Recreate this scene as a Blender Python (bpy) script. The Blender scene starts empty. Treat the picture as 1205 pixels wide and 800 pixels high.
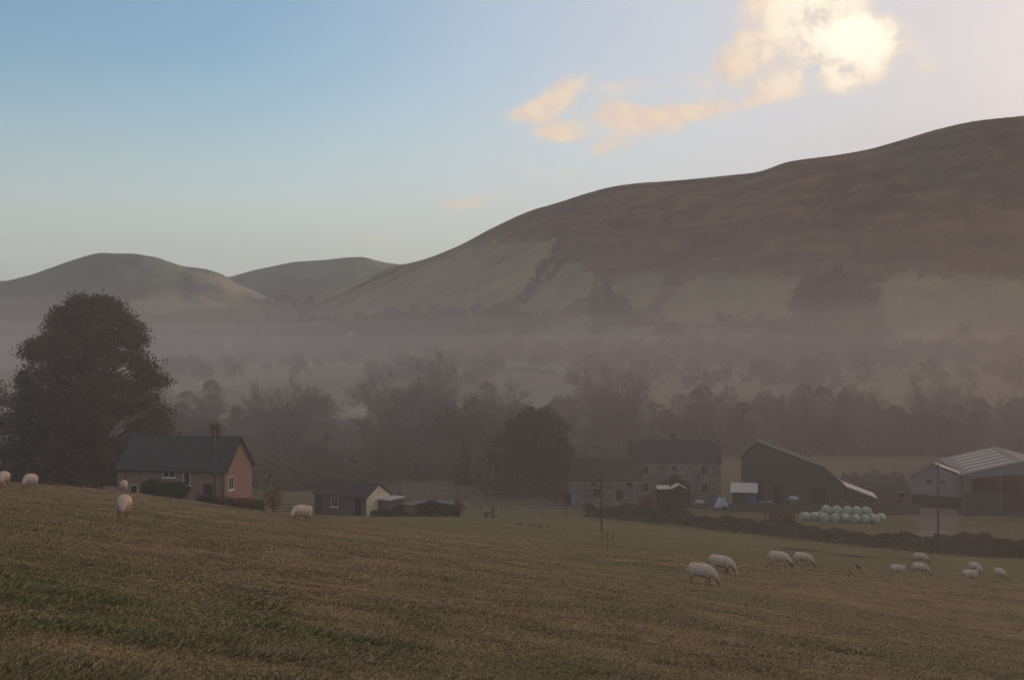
import bpy, bmesh, math, random
import numpy as np
from mathutils import Vector, Matrix

R = math.radians
scene = bpy.context.scene
COL = scene.collection
random.seed(7)
rng = np.random.default_rng(7)

# ------------------------------------------------------------------ camera
HFOV = R(45.0)
FPX = 602.5 / math.tan(HFOV / 2)          # focal length in photo pixels (photo is 1205 x 800)
cam_d = bpy.data.cameras.new("camera")
cam_d.sensor_width = 36.0
cam_d.lens = 18.0 / math.tan(HFOV / 2)
cam_d.clip_start = 0.1
cam_d.clip_end = 40000
cam = bpy.data.objects.new("camera", cam_d)
COL.objects.link(cam)
cam.location = (0, 0, 0)                   # eye level is the zero of all heights
cam.rotation_euler = (R(90), 0, 0)         # level, looking along +Y
scene.camera = cam

# ------------------------------------------------------------------ sky, sun, exposure
SUN_EL, SUN_AZ = R(9.0), R(52.0)           # azimuth measured from +Y towards +X
scene.view_settings.view_transform = 'Standard'
scene.view_settings.look = 'None'
scene.view_settings.gamma = 1.0
scene.view_settings.use_curve_mapping = False
scene.view_settings.exposure = 0.98
scene.cycles.volume_bounces = 1
scene.cycles.max_bounces = 5
scene.cycles.use_denoising = True
scene.cycles.use_adaptive_sampling = True
scene.cycles.adaptive_threshold = 0.03

world = bpy.data.worlds.new("World")
scene.world = world
world.use_nodes = True
wt = world.node_tree
for n in list(wt.nodes):
    wt.nodes.remove(n)


class NT:
    """small helper for writing node trees"""
    def __init__(self, tree):
        self.t = tree

    def n(self, kind, **kw):
        nd = self.t.nodes.new(kind)
        for k, v in kw.items():
            setattr(nd, k, v)
        return nd

    def put(self, sock, v):
        if v is None:
            return
        if hasattr(v, 'is_linked') or hasattr(v, 'links'):
            self.t.links.new(v, sock)
        else:
            sock.default_value = v

    def math(self, op, a, b=None, c=None, clamp=False):
        nd = self.n('ShaderNodeMath', operation=op)
        nd.use_clamp = clamp
        self.put(nd.inputs[0], a); self.put(nd.inputs[1], b); self.put(nd.inputs[2], c)
        return nd.outputs[0]

    def vmath(self, op, a, b=None, s=None):
        nd = self.n('ShaderNodeVectorMath', operation=op)
        self.put(nd.inputs[0], a); self.put(nd.inputs[1], b)
        if s is not None:
            self.put(nd.inputs['Scale'], s)
        return nd.outputs['Value'] if op in ('LENGTH', 'DOT_PRODUCT', 'DISTANCE') else nd.outputs['Vector']

    def noise(self, vec, scale, detail=4, rough=0.55, dist=0.0, out='Fac', lac=2.0):
        nd = self.n('ShaderNodeTexNoise')
        self.put(nd.inputs['Vector'], vec)
        nd.inputs['Scale'].default_value = scale
        nd.inputs['Detail'].default_value = detail
        nd.inputs['Roughness'].default_value = rough
        nd.inputs['Lacunarity'].default_value = lac
        nd.inputs['Distortion'].default_value = dist
        return nd.outputs[out]

    def maprange(self, v, a, b, c=0.0, d=1.0, smooth=False):
        nd = self.n('ShaderNodeMapRange')
        nd.interpolation_type = 'SMOOTHSTEP' if smooth else 'LINEAR'
        self.put(nd.inputs['Value'], v)
        for i, x in zip((1, 2, 3, 4), (a, b, c, d)):
            nd.inputs[i].default_value = x
        return nd.outputs[0]

    def mix(self, f, a, b, blend='MIX'):
        nd = self.n('ShaderNodeMix', data_type='RGBA', blend_type=blend)
        self.put(nd.inputs[0], f); self.put(nd.inputs[6], a); self.put(nd.inputs[7], b)
        return nd.outputs[2]

    def xyz(self, x=0.0, y=0.0, z=0.0):
        nd = self.n('ShaderNodeCombineXYZ')
        self.put(nd.inputs[0], x); self.put(nd.inputs[1], y); self.put(nd.inputs[2], z)
        return nd.outputs[0]


def c4(c):
    return (c[0], c[1], c[2], 1.0)


W = NT(wt)
sky = W.n('ShaderNodeTexSky', sky_type='NISHITA')
sky.sun_disc = False
sky.sun_elevation = SUN_EL
sky.sun_rotation = SUN_AZ
sky.altitude = 150
sky.air_density = 1.0
sky.dust_density = 1.0
sky.ozone_density = 2.0
SKY_STRENGTH = 0.10
tc = W.n('ShaderNodeTexCoord')
sep = W.n('ShaderNodeSeparateXYZ')
wt.links.new(tc.outputs['Generated'], sep.inputs[0])
yy = W.math('MAXIMUM', sep.outputs[1], 0.05)
uu = W.math('DIVIDE', sep.outputs[0], yy)
vv = W.math('DIVIDE', sep.outputs[2], yy)
uv = W.xyz(uu, vv, 0.0)
# ragged little cumulus: ellipses in sky direction, eaten into by fractal noise
w1 = W.noise(uv, 22.0, 3, 0.5, out='Color')
w1 = W.vmath('SUBTRACT', w1, (0.5, 0.5, 0.5))
uvw = W.vmath('ADD', uv, W.vmath('SCALE', w1, s=0.014))


def PX(x, y):
    return ((x - 602.5) / FPX, (400 - y) / FPX)


BLOBS = [  # centre x,y  radii  tilt  weight  (directions written as photo pixels)
    (985, 45, 56, 50, 10, 1.35), (1040, 44, 36, 24, 0, .9), (1008, 86, 40, 22, 15, 1.2), (960, -10, 110, 26, 10, 1.1), (1088, 76, 22, 7, 0, .35),
    (905, 40, 50, 34, 30, .95), (868, 64, 34, 24, 20, .8), (915, 100, 36, 17, 30, .95), (890, 118, 26, 9, 20, .5), (940, 112, 22, 9, 0, .3),
    (735, 134, 46, 15, -4, .95), (790, 134, 40, 14, 0, .9), (838, 131, 34, 14, 8, .9), (872, 142, 22, 7, 0, .3), (760, 152, 60, 9, 0, .3),
    (664, 104, 40, 16, 28, .75), (640, 130, 42, 15, 10, .9), (655, 156, 38, 15, 0, .95), (620, 140, 26, 9, 0, .4),
    (722, 168, 28, 13, 25, .75), (740, 100, 56, 12, 12, .30), (792, 98, 36, 9, 8, .26),
    (560, 237, 50, 10, 6, .55), (450, 281, 24, 8, 0, .40), (640, 203, 34, 9, 5, .28), (600, 192, 28, 9, 5, .2), (676, 200, 22, 7, 0, .22), (850, 100, 60, 30, 20, .28), (700, 130, 90, 36, 5, .22), (960, 90, 110, 50, 10, .22), (1070, 60, 50, 30, 0, .25),
]
mask = None
for (cx, cy, rx, ry, ang, wgt) in BLOBS:
    u0, v0 = PX(cx, cy)
    d = W.vmath('SUBTRACT', uvw, (u0, v0, 0))
    rot = W.n('ShaderNodeVectorRotate', rotation_type='Z_AXIS')
    wt.links.new(d, rot.inputs['Vector'])
    rot.inputs['Angle'].default_value = -R(ang)
    e = W.vmath('MULTIPLY', rot.outputs[0], (FPX / rx, FPX / ry, 0))
    l = W.vmath('LENGTH', e)
    f = W.math('MULTIPLY', W.maprange(l, 1.45, 0.0, 0.0, 1.0, True), wgt)
    mask = f if mask is None else W.math('ADD', mask, f)
mask = W.math('MINIMUM', mask, 1.3)
nz = W.noise(uvw, 26.0, 9, 0.66)
nz2 = W.noise(uvw, 62.0, 8, 0.72)
thick = W.math('ADD', W.math('MULTIPLY', mask, W.maprange(nz, 0.32, 0.62, 0.10, 1.40)), W.math('MULTIPLY', W.math('SUBTRACT', nz2, 0.5), W.math('MULTIPLY', mask, 1.35)))
cover = W.maprange(thick, 0.03, 0.82, 0.0, 0.96, True)
ub, vb = PX(1005, 25)
near_sun = W.maprange(W.vmath('LENGTH', W.vmath('SUBTRACT', uv, (ub, vb, 0))), 0.115, 0.010, 0.0, 1.0, True)
near_sun2 = W.math('MULTIPLY', near_sun, W.maprange(thick, 0.45, 1.3, 0.0, 1.0))
lit = W.maprange(nz2, 0.38, 0.62, 0.0, 1.0, True)
ccol = W.mix(near_sun, W.mix(lit, c4((0.84, 0.66, 0.56)), c4((1.0, 0.77, 0.57))), c4((1.02, 0.86, 0.66)))
ccol = W.mix(near_sun2, ccol, c4((1.30, 1.18, 0.96)))
CLOUD_GAIN = 0.50
bg_sky = W.n('ShaderNodeBackground')
bg_cl = W.n('ShaderNodeBackground')
hs = W.n('ShaderNodeHueSaturation')
wt.links.new(sky.outputs[0], hs.inputs['Color'])
hs.inputs['Saturation'].default_value = 1.12
# the sun's aureole: mist in front of the sun scatters it into a broad warm glow round it, which the sky model leaves out; added to warm the land
AUREOLE, AUR_POW, AUR_COL = 36.0, 30.0, (1.0, 0.58, 0.36)
sd_ = (math.sin(SUN_AZ) * math.cos(SUN_EL), math.cos(SUN_AZ) * math.cos(SUN_EL), math.sin(SUN_EL))
aur = W.math('POWER', W.math('MAXIMUM', W.vmath('DOT_PRODUCT', W.vmath('NORMALIZE', tc.outputs['Generated']), sd_), 0.0), AUR_POW)
aur = W.math('MULTIPLY', aur, AUREOLE)
# milky air: whitening towards the sun and towards the horizon
sdot = W.math('MAXIMUM', W.vmath('DOT_PRODUCT', W.vmath('NORMALIZE', tc.outputs['Generated']), sd_), 0.0)
base_sky = W.mix(W.maprange(sep.outputs[2], 0.0, 0.23, 0.96, 0.0, True), hs.outputs[0], c4((3.45, 3.55, 3.36)))
base_sky = W.mix(W.maprange(sdot, 0.42, 0.92, 0.0, 0.98, True), base_sky, c4((3.70, 3.42, 3.50)))
skyc = W.mix(1.0, base_sky, W.mix(1.0, c4(AUR_COL), W.xyz(aur, aur, aur), 'MULTIPLY'), 'ADD')
# a thin veil of fill light added overhead out of view, warm sunward, cool opposite
vn = W.noise(W.vmath('MULTIPLY', tc.outputs['Generated'], (3.0, 3.0, 5.0)), 1.6, 6, 0.6)
sky_fill = W.math('MULTIPLY', W.maprange(sep.outputs[2], 0.30, 0.52, 0.0, 1.0, True), W.maprange(vn, 0.30, 0.55, 0.72, 1.0))
FILL_WARM, FILL_COOL = (3.15, 2.42, 2.02), (1.55, 1.66, 1.78)
vside = W.maprange(W.vmath('DOT_PRODUCT', W.vmath('NORMALIZE', tc.outputs['Generated']), sd_), -0.25, 0.75, 0.0, 1.0, True)
skyc = W.mix(sky_fill, skyc, W.mix(vside, c4(FILL_COOL), c4(FILL_WARM)))
wt.links.new(skyc, bg_sky.inputs[0])
bg_sky.inputs[1].default_value = SKY_STRENGTH
wt.links.new(ccol, bg_cl.inputs[0])
bg_cl.inputs[1].default_value = CLOUD_GAIN
mixs = W.n('ShaderNodeMixShader')
wt.links.new(cover, mixs.inputs[0])
wt.links.new(bg_sky.outputs[0], mixs.inputs[1])
wt.links.new(bg_cl.outputs[0], mixs.inputs[2])
wout = W.n('ShaderNodeOutputWorld')
wt.links.new(mixs.outputs[0], wout.inputs[0])
world.cycles.sampling_method = 'MANUAL'
world.cycles.sample_map_resolution = 1024

sun_d = bpy.data.lights.new("sun", 'SUN')
sun_d.energy = 3.0
sun_d.angle = R(0.53)
sun_d.color = (1.0, 0.80, 0.58)
sun = bpy.data.objects.new("sun", sun_d)
COL.objects.link(sun)
sun.location = (600, 900, 500)
sdir = Vector((math.sin(SUN_AZ) * math.cos(SUN_EL), math.cos(SUN_AZ) * math.cos(SUN_EL), math.sin(SUN_EL)))
sun.rotation_euler = sdir.to_track_quat('Z', 'Y').to_euler()

# ------------------------------------------------------------------ object helpers


def tag(o, label=None, cat=None, group=None, kind=None):
    if label: o['label'] = label
    if cat: o['category'] = cat
    if group: o['group'] = group
    if kind: o['kind'] = kind
    return o


def empty(name, loc, rz=0.0, label=None, cat=None, group=None):
    o = bpy.data.objects.new(name, None)
    COL.objects.link(o)
    o.empty_display_size = 0.3
    o.location = loc
    o.rotation_euler = (0, 0, rz)
    return tag(o, label, cat, group)


def link_mesh(name, me, mat, parent=None, smooth=False):
    o = bpy.data.objects.new(name, me)
    COL.objects.link(o)
    if mat is not None and len(me.materials) == 0:
        me.materials.append(mat)
    if smooth:
        me.polygons.foreach_set('use_smooth', np.ones(len(me.polygons), dtype=bool))
    if parent is not None:
        o.parent = parent
    return o


def children(o):
    return [c for c in bpy.data.objects if c.parent == o]


def copy_tree(o, parent=None):
    kids = list(o.children)
    c = o.copy()
    COL.objects.link(c)
    c.parent = parent
    for k in kids:
        copy_tree(k, c)
    return c


def np_mesh(name, V, Fq, tri=False):
    """mesh from numpy vertex array and face index array (all quads or all tris)"""
    me = bpy.data.meshes.new(name)
    V = np.asarray(V, dtype=np.float32); Fq = np.asarray(Fq, dtype=np.int32)
    k = Fq.shape[1]
    me.vertices.add(len(V)); me.vertices.foreach_set('co', V.ravel())
    me.loops.add(Fq.size); me.loops.foreach_set('vertex_index', Fq.ravel())
    me.polygons.add(len(Fq))
    me.polygons.foreach_set('loop_start', np.arange(0, Fq.size, k, dtype=np.int32))
    try:
        me.polygons.foreach_set('loop_total', np.full(len(Fq), k, dtype=np.int32))
    except Exception:
        pass
    me.update(calc_edges=True)
    return me


class MB:
    """collects simple solids, builds ONE mesh object"""
    def __init__(self):
        self.v = []; self.f = []

    def add(self, vs, fs):
        b = len(self.v)
        self.v += [tuple(p) for p in vs]
        self.f += [tuple(b + i for i in f) for f in fs]
        return self

    def box(self, x0, x1, y0, y1, z0, z1, M=None):
        vs = [Vector((x, y, z)) for x in (x0, x1) for y in (y0, y1) for z in (z0, z1)]
        if M is not None: vs = [M @ p for p in vs]
        return self.add(vs, [(0, 1, 3, 2), (4, 6, 7, 5), (0, 4, 5, 1), (2, 3, 7, 6), (0, 2, 6, 4), (1, 5, 7, 3)])

    def prism(self, prof, y0, y1, axis='Y', M=None):
        """closed profile (a,b) extruded along an axis; for 'Y' profile is (x,z), for 'X' (y,z), for 'Z' (x,y)"""
        n = len(prof)
        mk = {'Y': lambda a, b, t: (a, t, b), 'X': lambda a, b, t: (t, a, b), 'Z': lambda a, b, t: (a, b, t)}[axis]
        vs = [Vector(mk(a, b, y0)) for a, b in prof] + [Vector(mk(a, b, y1)) for a, b in prof]
        if M is not None: vs = [M @ p for p in vs]
        fs = [tuple(range(n - 1, -1, -1)), tuple(range(n, 2 * n))]
        fs += [(i, (i + 1) % n, n + (i + 1) % n, n + i) for i in range(n)]
        return self.add(vs, fs)

    def tube(self, pts, rads, k=6, cap=True):
        pts = [Vector(p) for p in pts]
        if not hasattr(rads, '__len__'): rads = [rads] * len(pts)
        b = len(self.v)
        up = Vector((0, 0, 1))
        for i, p in enumerate(pts):
            t = (pts[min(i + 1, len(pts) - 1)] - pts[max(i - 1, 0)])
            t = t.normalized() if t.length > 1e-9 else up
            a = t.cross(Vector((0.13, 0.97, 0.21)) if abs(t.z) > .8 else up).normalized()
            c = t.cross(a)
            for j in range(k):
                an = 2 * math.pi * j / k
                self.v.append(tuple(p + (a * math.cos(an) + c * math.sin(an)) * rads[i]))
        for i in range(len(pts) - 1):
            for j in range(k):
                j2 = (j + 1) % k
                self.f.append((b + i * k + j, b + i * k + j2, b + (i + 1) * k + j2, b + (i + 1) * k + j))
        if cap:
            self.f.append(tuple(b + j for j in range(k - 1, -1, -1)))
            e = b + (len(pts) - 1) * k
            self.f.append(tuple(e + j for j in range(k)))
        return self

    def build(self, name, mat, parent=None, smooth=False, recalc=True):
        me = bpy.data.meshes.new(name)
        me.from_pydata(self.v, [], self.f)
        if recalc:
            bm = bmesh.new(); bm.from_mesh(me)
            bmesh.ops.recalc_face_normals(bm, faces=bm.faces)
            bm.to_mesh(me); bm.free()
        return link_mesh(name, me, mat, parent, smooth)


# ------------------------------------------------------------------ materials
MATS = {}


def material(name, base, rough=0.85, var=0.25, scale=3.0, spec=0.3, base2=None, f2=(0.45, 0.62), scale2=0.7, bump=0.0, metallic=0.0,
             coords='Object', stretch=None, extra=None):
    if name in MATS: return MATS[name]
    m = bpy.data.materials.new(name)
    m.use_nodes = True
    T = NT(m.node_tree)
    b = m.node_tree.nodes['Principled BSDF']
    t = T.n('ShaderNodeTexCoord')
    vec = t.outputs[coords]
    if stretch:
        vec = T.vmath('MULTIPLY', vec, stretch)
    n1 = T.noise(vec, scale, 5, 0.6)
    col = c4(base)
    if base2 is not None:
        n2 = T.noise(vec, scale2, 4, 0.6)
        col = T.mix(T.maprange(n2, f2[0], f2[1]), c4(base), c4(base2))
    k = T.maprange(n1, 0.25, 0.75, 1 - var, 1 + var)
    col = T.mix(1.0, col, T.xyz(k, k, k), 'MULTIPLY')
    if extra is not None:
        col = extra(T, vec, col)
    T.put(b.inputs['Base Color'], col)
    b.inputs['Roughness'].default_value = rough
    b.inputs['Metallic'].default_value = metallic
    b.inputs['Specular IOR Level'].default_value = spec
    if bump > 0:
        bp = T.n('ShaderNodeBump')
        bp.inputs['Strength'].default_value = 0.6
        bp.inputs['Distance'].default_value = bump
        T.put(bp.inputs['Height'], n1)
        T.put(b.inputs['Normal'], bp.outputs[0])
    MATS[name] = m
    return m
# ------------------------------------------------------------------ terrain


def pchip(xk, yk, x):
    xk = np.asarray(xk, float); yk = np.asarray(yk, float); x = np.clip(np.asarray(x, float), xk[0], xk[-1])
    h = np.diff(xk); dl = np.diff(yk) / h
    m = np.zeros_like(yk)
    m[0] = dl[0]; m[-1] = dl[-1]
    for i in range(1, len(xk) - 1):
        if dl[i - 1] * dl[i] > 0:
            w1 = 2 * h[i] + h[i - 1]; w2 = h[i] + 2 * h[i - 1]
            m[i] = (w1 + w2) / (w1 / dl[i - 1] + w2 / dl[i])
    i = np.clip(np.searchsorted(xk, x, side='right') - 1, 0, len(xk) - 2)
    t = (x - xk[i]) / h[i]
    return ((1 + 2 * t) * (1 - t) ** 2 * yk[i] + t * (1 - t) ** 2 * h[i] * m[i] + t * t * (3 - 2 * t) * yk[i + 1] + t * t * (t - 1) * h[i] * m[i + 1])


# ground profile: for bearings (written as photo x) the bearing's picture height at given distances ahead
PCOLS = [-400, 0, 150, 320, 560, 800, 1000, 1205, 1600]
YSTA = [2.0, 6.0, 15.0, 30.0, 50.0]
ZT = {}


def plane_z(px, Y):
    return -(1.6 + 0.149 * Y + 0.133 * Y * (px - 602.5) / FPX)


for Y in YSTA:
    ZT[Y] = [plane_z(p, Y) for p in PCOLS]
YPX = {70: [520, 572, 589, 610, 638, 658, 678, 695, 730], 85: [515, 566, 579, 601, 625, 649, 669, 684, 715],
       100: [530, 573, 586, 606, 627, 648, 668, 684, 714], 130: [560, 585, 592, 604, 615, 634, 649, 662, 680],
       160: [575, 588, 596, 605, 606, 617, 634, 647, 655], 210: [575, 583, 586, 587, 588, 592, 593, 594, 600]}
for Y, row in YPX.items():
    ZT[float(Y)] = [-(y - 400) / FPX * Y for y in row]
ZT[260.0] = [-29, -28.5, -28.5, -28.5, -28.5, -29, -29, -29, -29]
ZT[350.0] = [-31.5] * 9
ZT[500.0] = [-31] * 9
ZT[700.0] = [-29, -29, -28.5, -27.5, -26, -24, -21, -19, -15]
ZT[1000.0] = [-26, -27, -26.5, -24, -18, -13, -10, -8, -6]
ZT[1600.0] = [-22, -25, -24, -20, -10, -6, -5, -5, -5]
ZT[3000.0] = [-15] * 9
ZT[9000.0] = [-10] * 9
_ys = sorted(ZT)
_ly = np.log(_ys)
LG = np.linspace(math.log(2.0), math.log(9000.0), 900)
PG = np.linspace(-400, 1600, 401)
_cols = np.array([pchip(_ly, [ZT[y][j] for y in _ys], LG) for j in range(len(PCOLS))])      # col x LG
ZGRID = np.array([pchip(PCOLS, _cols[:, i], PG) for i in range(len(LG))])                   # LG x PG


def base_z(px, d):
    a = (np.log(np.clip(d, 2.0, 8999.0)) - LG[0]) / (LG[1] - LG[0])
    b = (np.clip(px, -400, 1599.9) + 400) / (PG[1] - PG[0])
    i = np.clip(a.astype(int), 0, len(LG) - 2); j = np.clip(b.astype(int), 0, len(PG) - 2)
    fa = a - i; fb = b - j
    return (ZGRID[i, j] * (1 - fa) * (1 - fb) + ZGRID[i + 1, j] * fa * (1 - fb) + ZGRID[i, j + 1] * (1 - fa) * fb + ZGRID[i + 1, j + 1] * fa * fb)


HILLS = {
    'right': dict(
        sky=[(-300, 430), (200, 415), (250, 402), (300, 382), (340, 362), (370, 348), (400, 335), (430, 325), (470, 313), (500, 305), (540, 289), (580, 268), (620, 250),
             (660, 238), (700, 226), (740, 218), (800, 213), (850, 208), (890, 203), (930, 190), (980, 183), (1020, 176), (1060, 165),
             (1100, 153), (1150, 142), (1205, 136), (1300, 122), (1450, 95), (1700, 45), (2200, -40), (3500, -160)],
        yr=[(-300, 2300), (200, 2200), (350, 2000), (470, 1750), (620, 1550), (800, 1400), (1000, 1280), (1205, 1200), (1600, 1050), (3500, 900)],
        yf=[(-300, 1500), (200, 1300), (350, 1150), (470, 1000), (620, 900), (800, 830), (1000, 780), (1205, 730), (1600, 600), (3500, 520)]),
    'middle': dict(
        sky=[(-300, 410), (150, 372), (200, 345), (235, 333), (270, 326), (300, 318), (350, 309), (385, 307), (410, 304), (430, 306), (450, 311), (500, 314), (560, 322), (650, 340), (800, 380), (3500, 420)],
        yr=[(-300, 3000), (3500, 3000)], yf=[(-300, 1900), (3500, 1900)]),
    'left': dict(
        sky=[(-3000, 250), (-900, 300), (-300, 322), (-100, 330), (0, 331), (30, 325), (60, 315), (90, 305), (120, 299), (150, 299), (185, 305), (215, 314), (240, 317), (258, 322), (280, 334),
             (300, 343), (330, 356), (360, 370), (400, 395), (500, 425), (3500, 430)],
        yr=[(-3000, 1600), (-300, 2300), (3500, 2300)], yf=[(-3000, 900), (-300, 1500), (3500, 1500)]),
}


_LAT = np.random.default_rng(99).random((512, 512))


def vnoise(x, y, seed, n=5, base=1 / 400.0):
    """fractal value noise on a random lattice, about -1..1, for lumps and patches on the land"""
    r = np.random.default_rng(seed)
    out = np.zeros_like(np.asarray(x, float)); amp = 1.0; f = base * 2.0; tot = 0
    for k in range(n):
        a = r.uniform(0, 6.28); ox, oy = r.uniform(0, 400, 2)
        u = (x * math.cos(a) + y * math.sin(a)) * f + ox; v = (-x * math.sin(a) + y * math.cos(a)) * f + oy
        iu = np.floor(u).astype(int); iv = np.floor(v).astype(int)
        fu = u - iu; fv = v - iv
        fu = fu * fu * (3 - 2 * fu); fv = fv * fv * (3 - 2 * fv)
        g = lambda p, q: _LAT[p % 512, q % 512]
        out = out + amp * ((g(iu, iv) * (1 - fu) + g(iu + 1, iv) * fu) * (1 - fv) + (g(iu, iv + 1) * (1 - fu) + g(iu + 1, iv + 1) * fu) * fv - .5)
        tot += amp * amp; amp *= 0.55; f *= 2.03
    return out / math.sqrt(tot) * 2.1


CLIP = R(62)


def bearing(x, y):
    th = np.arctan2(x, y)
    tc_ = np.clip(th, -CLIP, CLIP)
    px = 602.5 + FPX * np.tan(tc_)
    d = np.hypot(x, y) * np.cos(tc_)
    back = np.clip((np.abs(th) - R(95)) / R(40), 0, 1)
    return px, d, back


def heights(x, y):
    """height of the land and which part of it (0 ground, 1 right hill, 2 middle hill, 3 left hill)"""
    x = np.atleast_1d(np.asarray(x, float)); y = np.atleast_1d(np.asarray(y, float))
    px, d, back = bearing(x, y)
    z0 = base_z(px, np.maximum(d, 2.0))
    # the field goes on uphill behind the camera
    zb = -(1.6 + 0.149 * y + 0.133 * x)
    wb = np.clip((np.abs(np.arctan2(x, y)) - R(50)) / R(30), 0, 1)
    zb = np.where(np.hypot(x, y) > 300, zb * 0 + np.clip(zb, -30, 60), zb)
    near = np.hypot(x, y) < 2.5
    z = z0 * (1 - wb) + zb * wb
    z = np.where(near, -(1.6 + 0.149 * y + 0.133 * x), z)
    z = z + 0.13 * vnoise(x, y, 3, 5, 1 / 26.0) * np.clip(d / 12, 0, 1) * np.clip((400 - d) / 100, 0, 1)
    which = np.zeros(len(x), int)
    for idx, nm in enumerate(('right', 'middle', 'left')):
        H = HILLS[nm]
        ks, vs = zip(*H['sky']); sy = pchip(ks, vs, px)
        ks, vs = zip(*H['yr']); yr = pchip(ks, vs, px)
        ks, vs = zip(*H['yf']); yf = pchip(ks, vs, px)
        zr = (400 - sy) / FPX * yr
        t = np.clip((d - yf) / (yr - yf), 0, 1)
        s = np.where(t < 1, t ** 1.25 * (1 + 0.30 * (1 - t)), 1.0)
        s = 1 - np.clip(1 - s, 0, 1) ** 1.3
        foot = -28.0
        zh = foot + (zr - foot) * s
        over = np.clip((d - yr) / (yr * .8), 0, 1)
        zh = zh - over ** 1.5 * (zr - foot) * 0.7
        lump = vnoise(x, y, 20 + idx, 5, 1 / 520.0) * (0.05 if idx == 0 else 0.12) * np.maximum(zr, 10) * np.sin(math.pi * np.clip(t, 0, 1)) ** 0.7
        lump += vnoise(x * 1.0, y * .5, 40 + idx, 4, 1 / 110.0) * 0.018 * np.maximum(zr, 10) * np.sin(math.pi * np.clip(t, 0, 1))
        gy = np.abs(vnoise(x, y * .45, 75, 4, 1 / 150.0))
        lump -= np.clip(1 - gy * 6, 0, 1) * .030 * np.maximum(zr, 10) * np.sin(math.pi * np.clip(t, 0, 1)) * (idx == 0)
        zh = zh + lump
        zh = zh * (1 - back) + foot * back
        zh = np.where((t <= 0), -60.0, zh)
        # smooth maximum
        k = 6.0
        hh = np.clip(0.5 + 0.5 * (zh - z) / k, 0, 1)
        zn = z * (1 - hh) + zh * hh + k * hh * (1 - hh) * .5
        which = np.where(zh > z, idx + 1, which)
        z = zn
    return z, which, px, d


def H(x, y):
    return float(heights([x], [y])[0][0])


def at(px, Y, dz=0.0):
    """point on the land seen at photo column px, Y metres ahead"""
    x = (px - 602.5) / FPX * Y
    return Vector((x, Y, H(x, Y) + dz))


# ground cover as seen from the air, drawn in bearing/elevation but stored on the land itself
PASTURE = [
    [(395, 372), (430, 350), (470, 328), (520, 308), (545, 293), (610, 284), (655, 287), (648, 312), (622, 342), (598, 352), (560, 364), (470, 372), (420, 380)],
    [(612, 352), (640, 332), (664, 308), (700, 318), (712, 330), (690, 346), (668, 362), (640, 372), (610, 375)],
    [(704, 362), (718, 338), (745, 328), (782, 326), (776, 346), (748, 372), (712, 374)],
    [(772, 374), (800, 352), (846, 330), (938, 322), (932, 352), (918, 372), (880, 384), (800, 388)],
    [(1008, 338), (1060, 330), (1205, 322), (1500, 318), (1500, 432), (1040, 432), (1044, 372)],
    [(640, 380), (700, 378), (930, 388), (930, 408), (780, 420), (640, 415), (560, 405)],
    [(350, 345), (385, 330), (430, 318), (460, 318), (430, 334), (380, 358), (350, 362)],
]


def inpoly(px, py, poly):
    n = len(poly); c = np.zeros(px.shape, bool); j = n - 1
    for i in range(n):
        xi, yi = poly[i]; xj, yj = poly[j]
        hit = ((yi > py) != (yj > py)) & (px < (xj - xi) * (py - yi) / (yj - yi + 1e-9) + xi)
        c ^= hit; j = i
    return c


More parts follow.
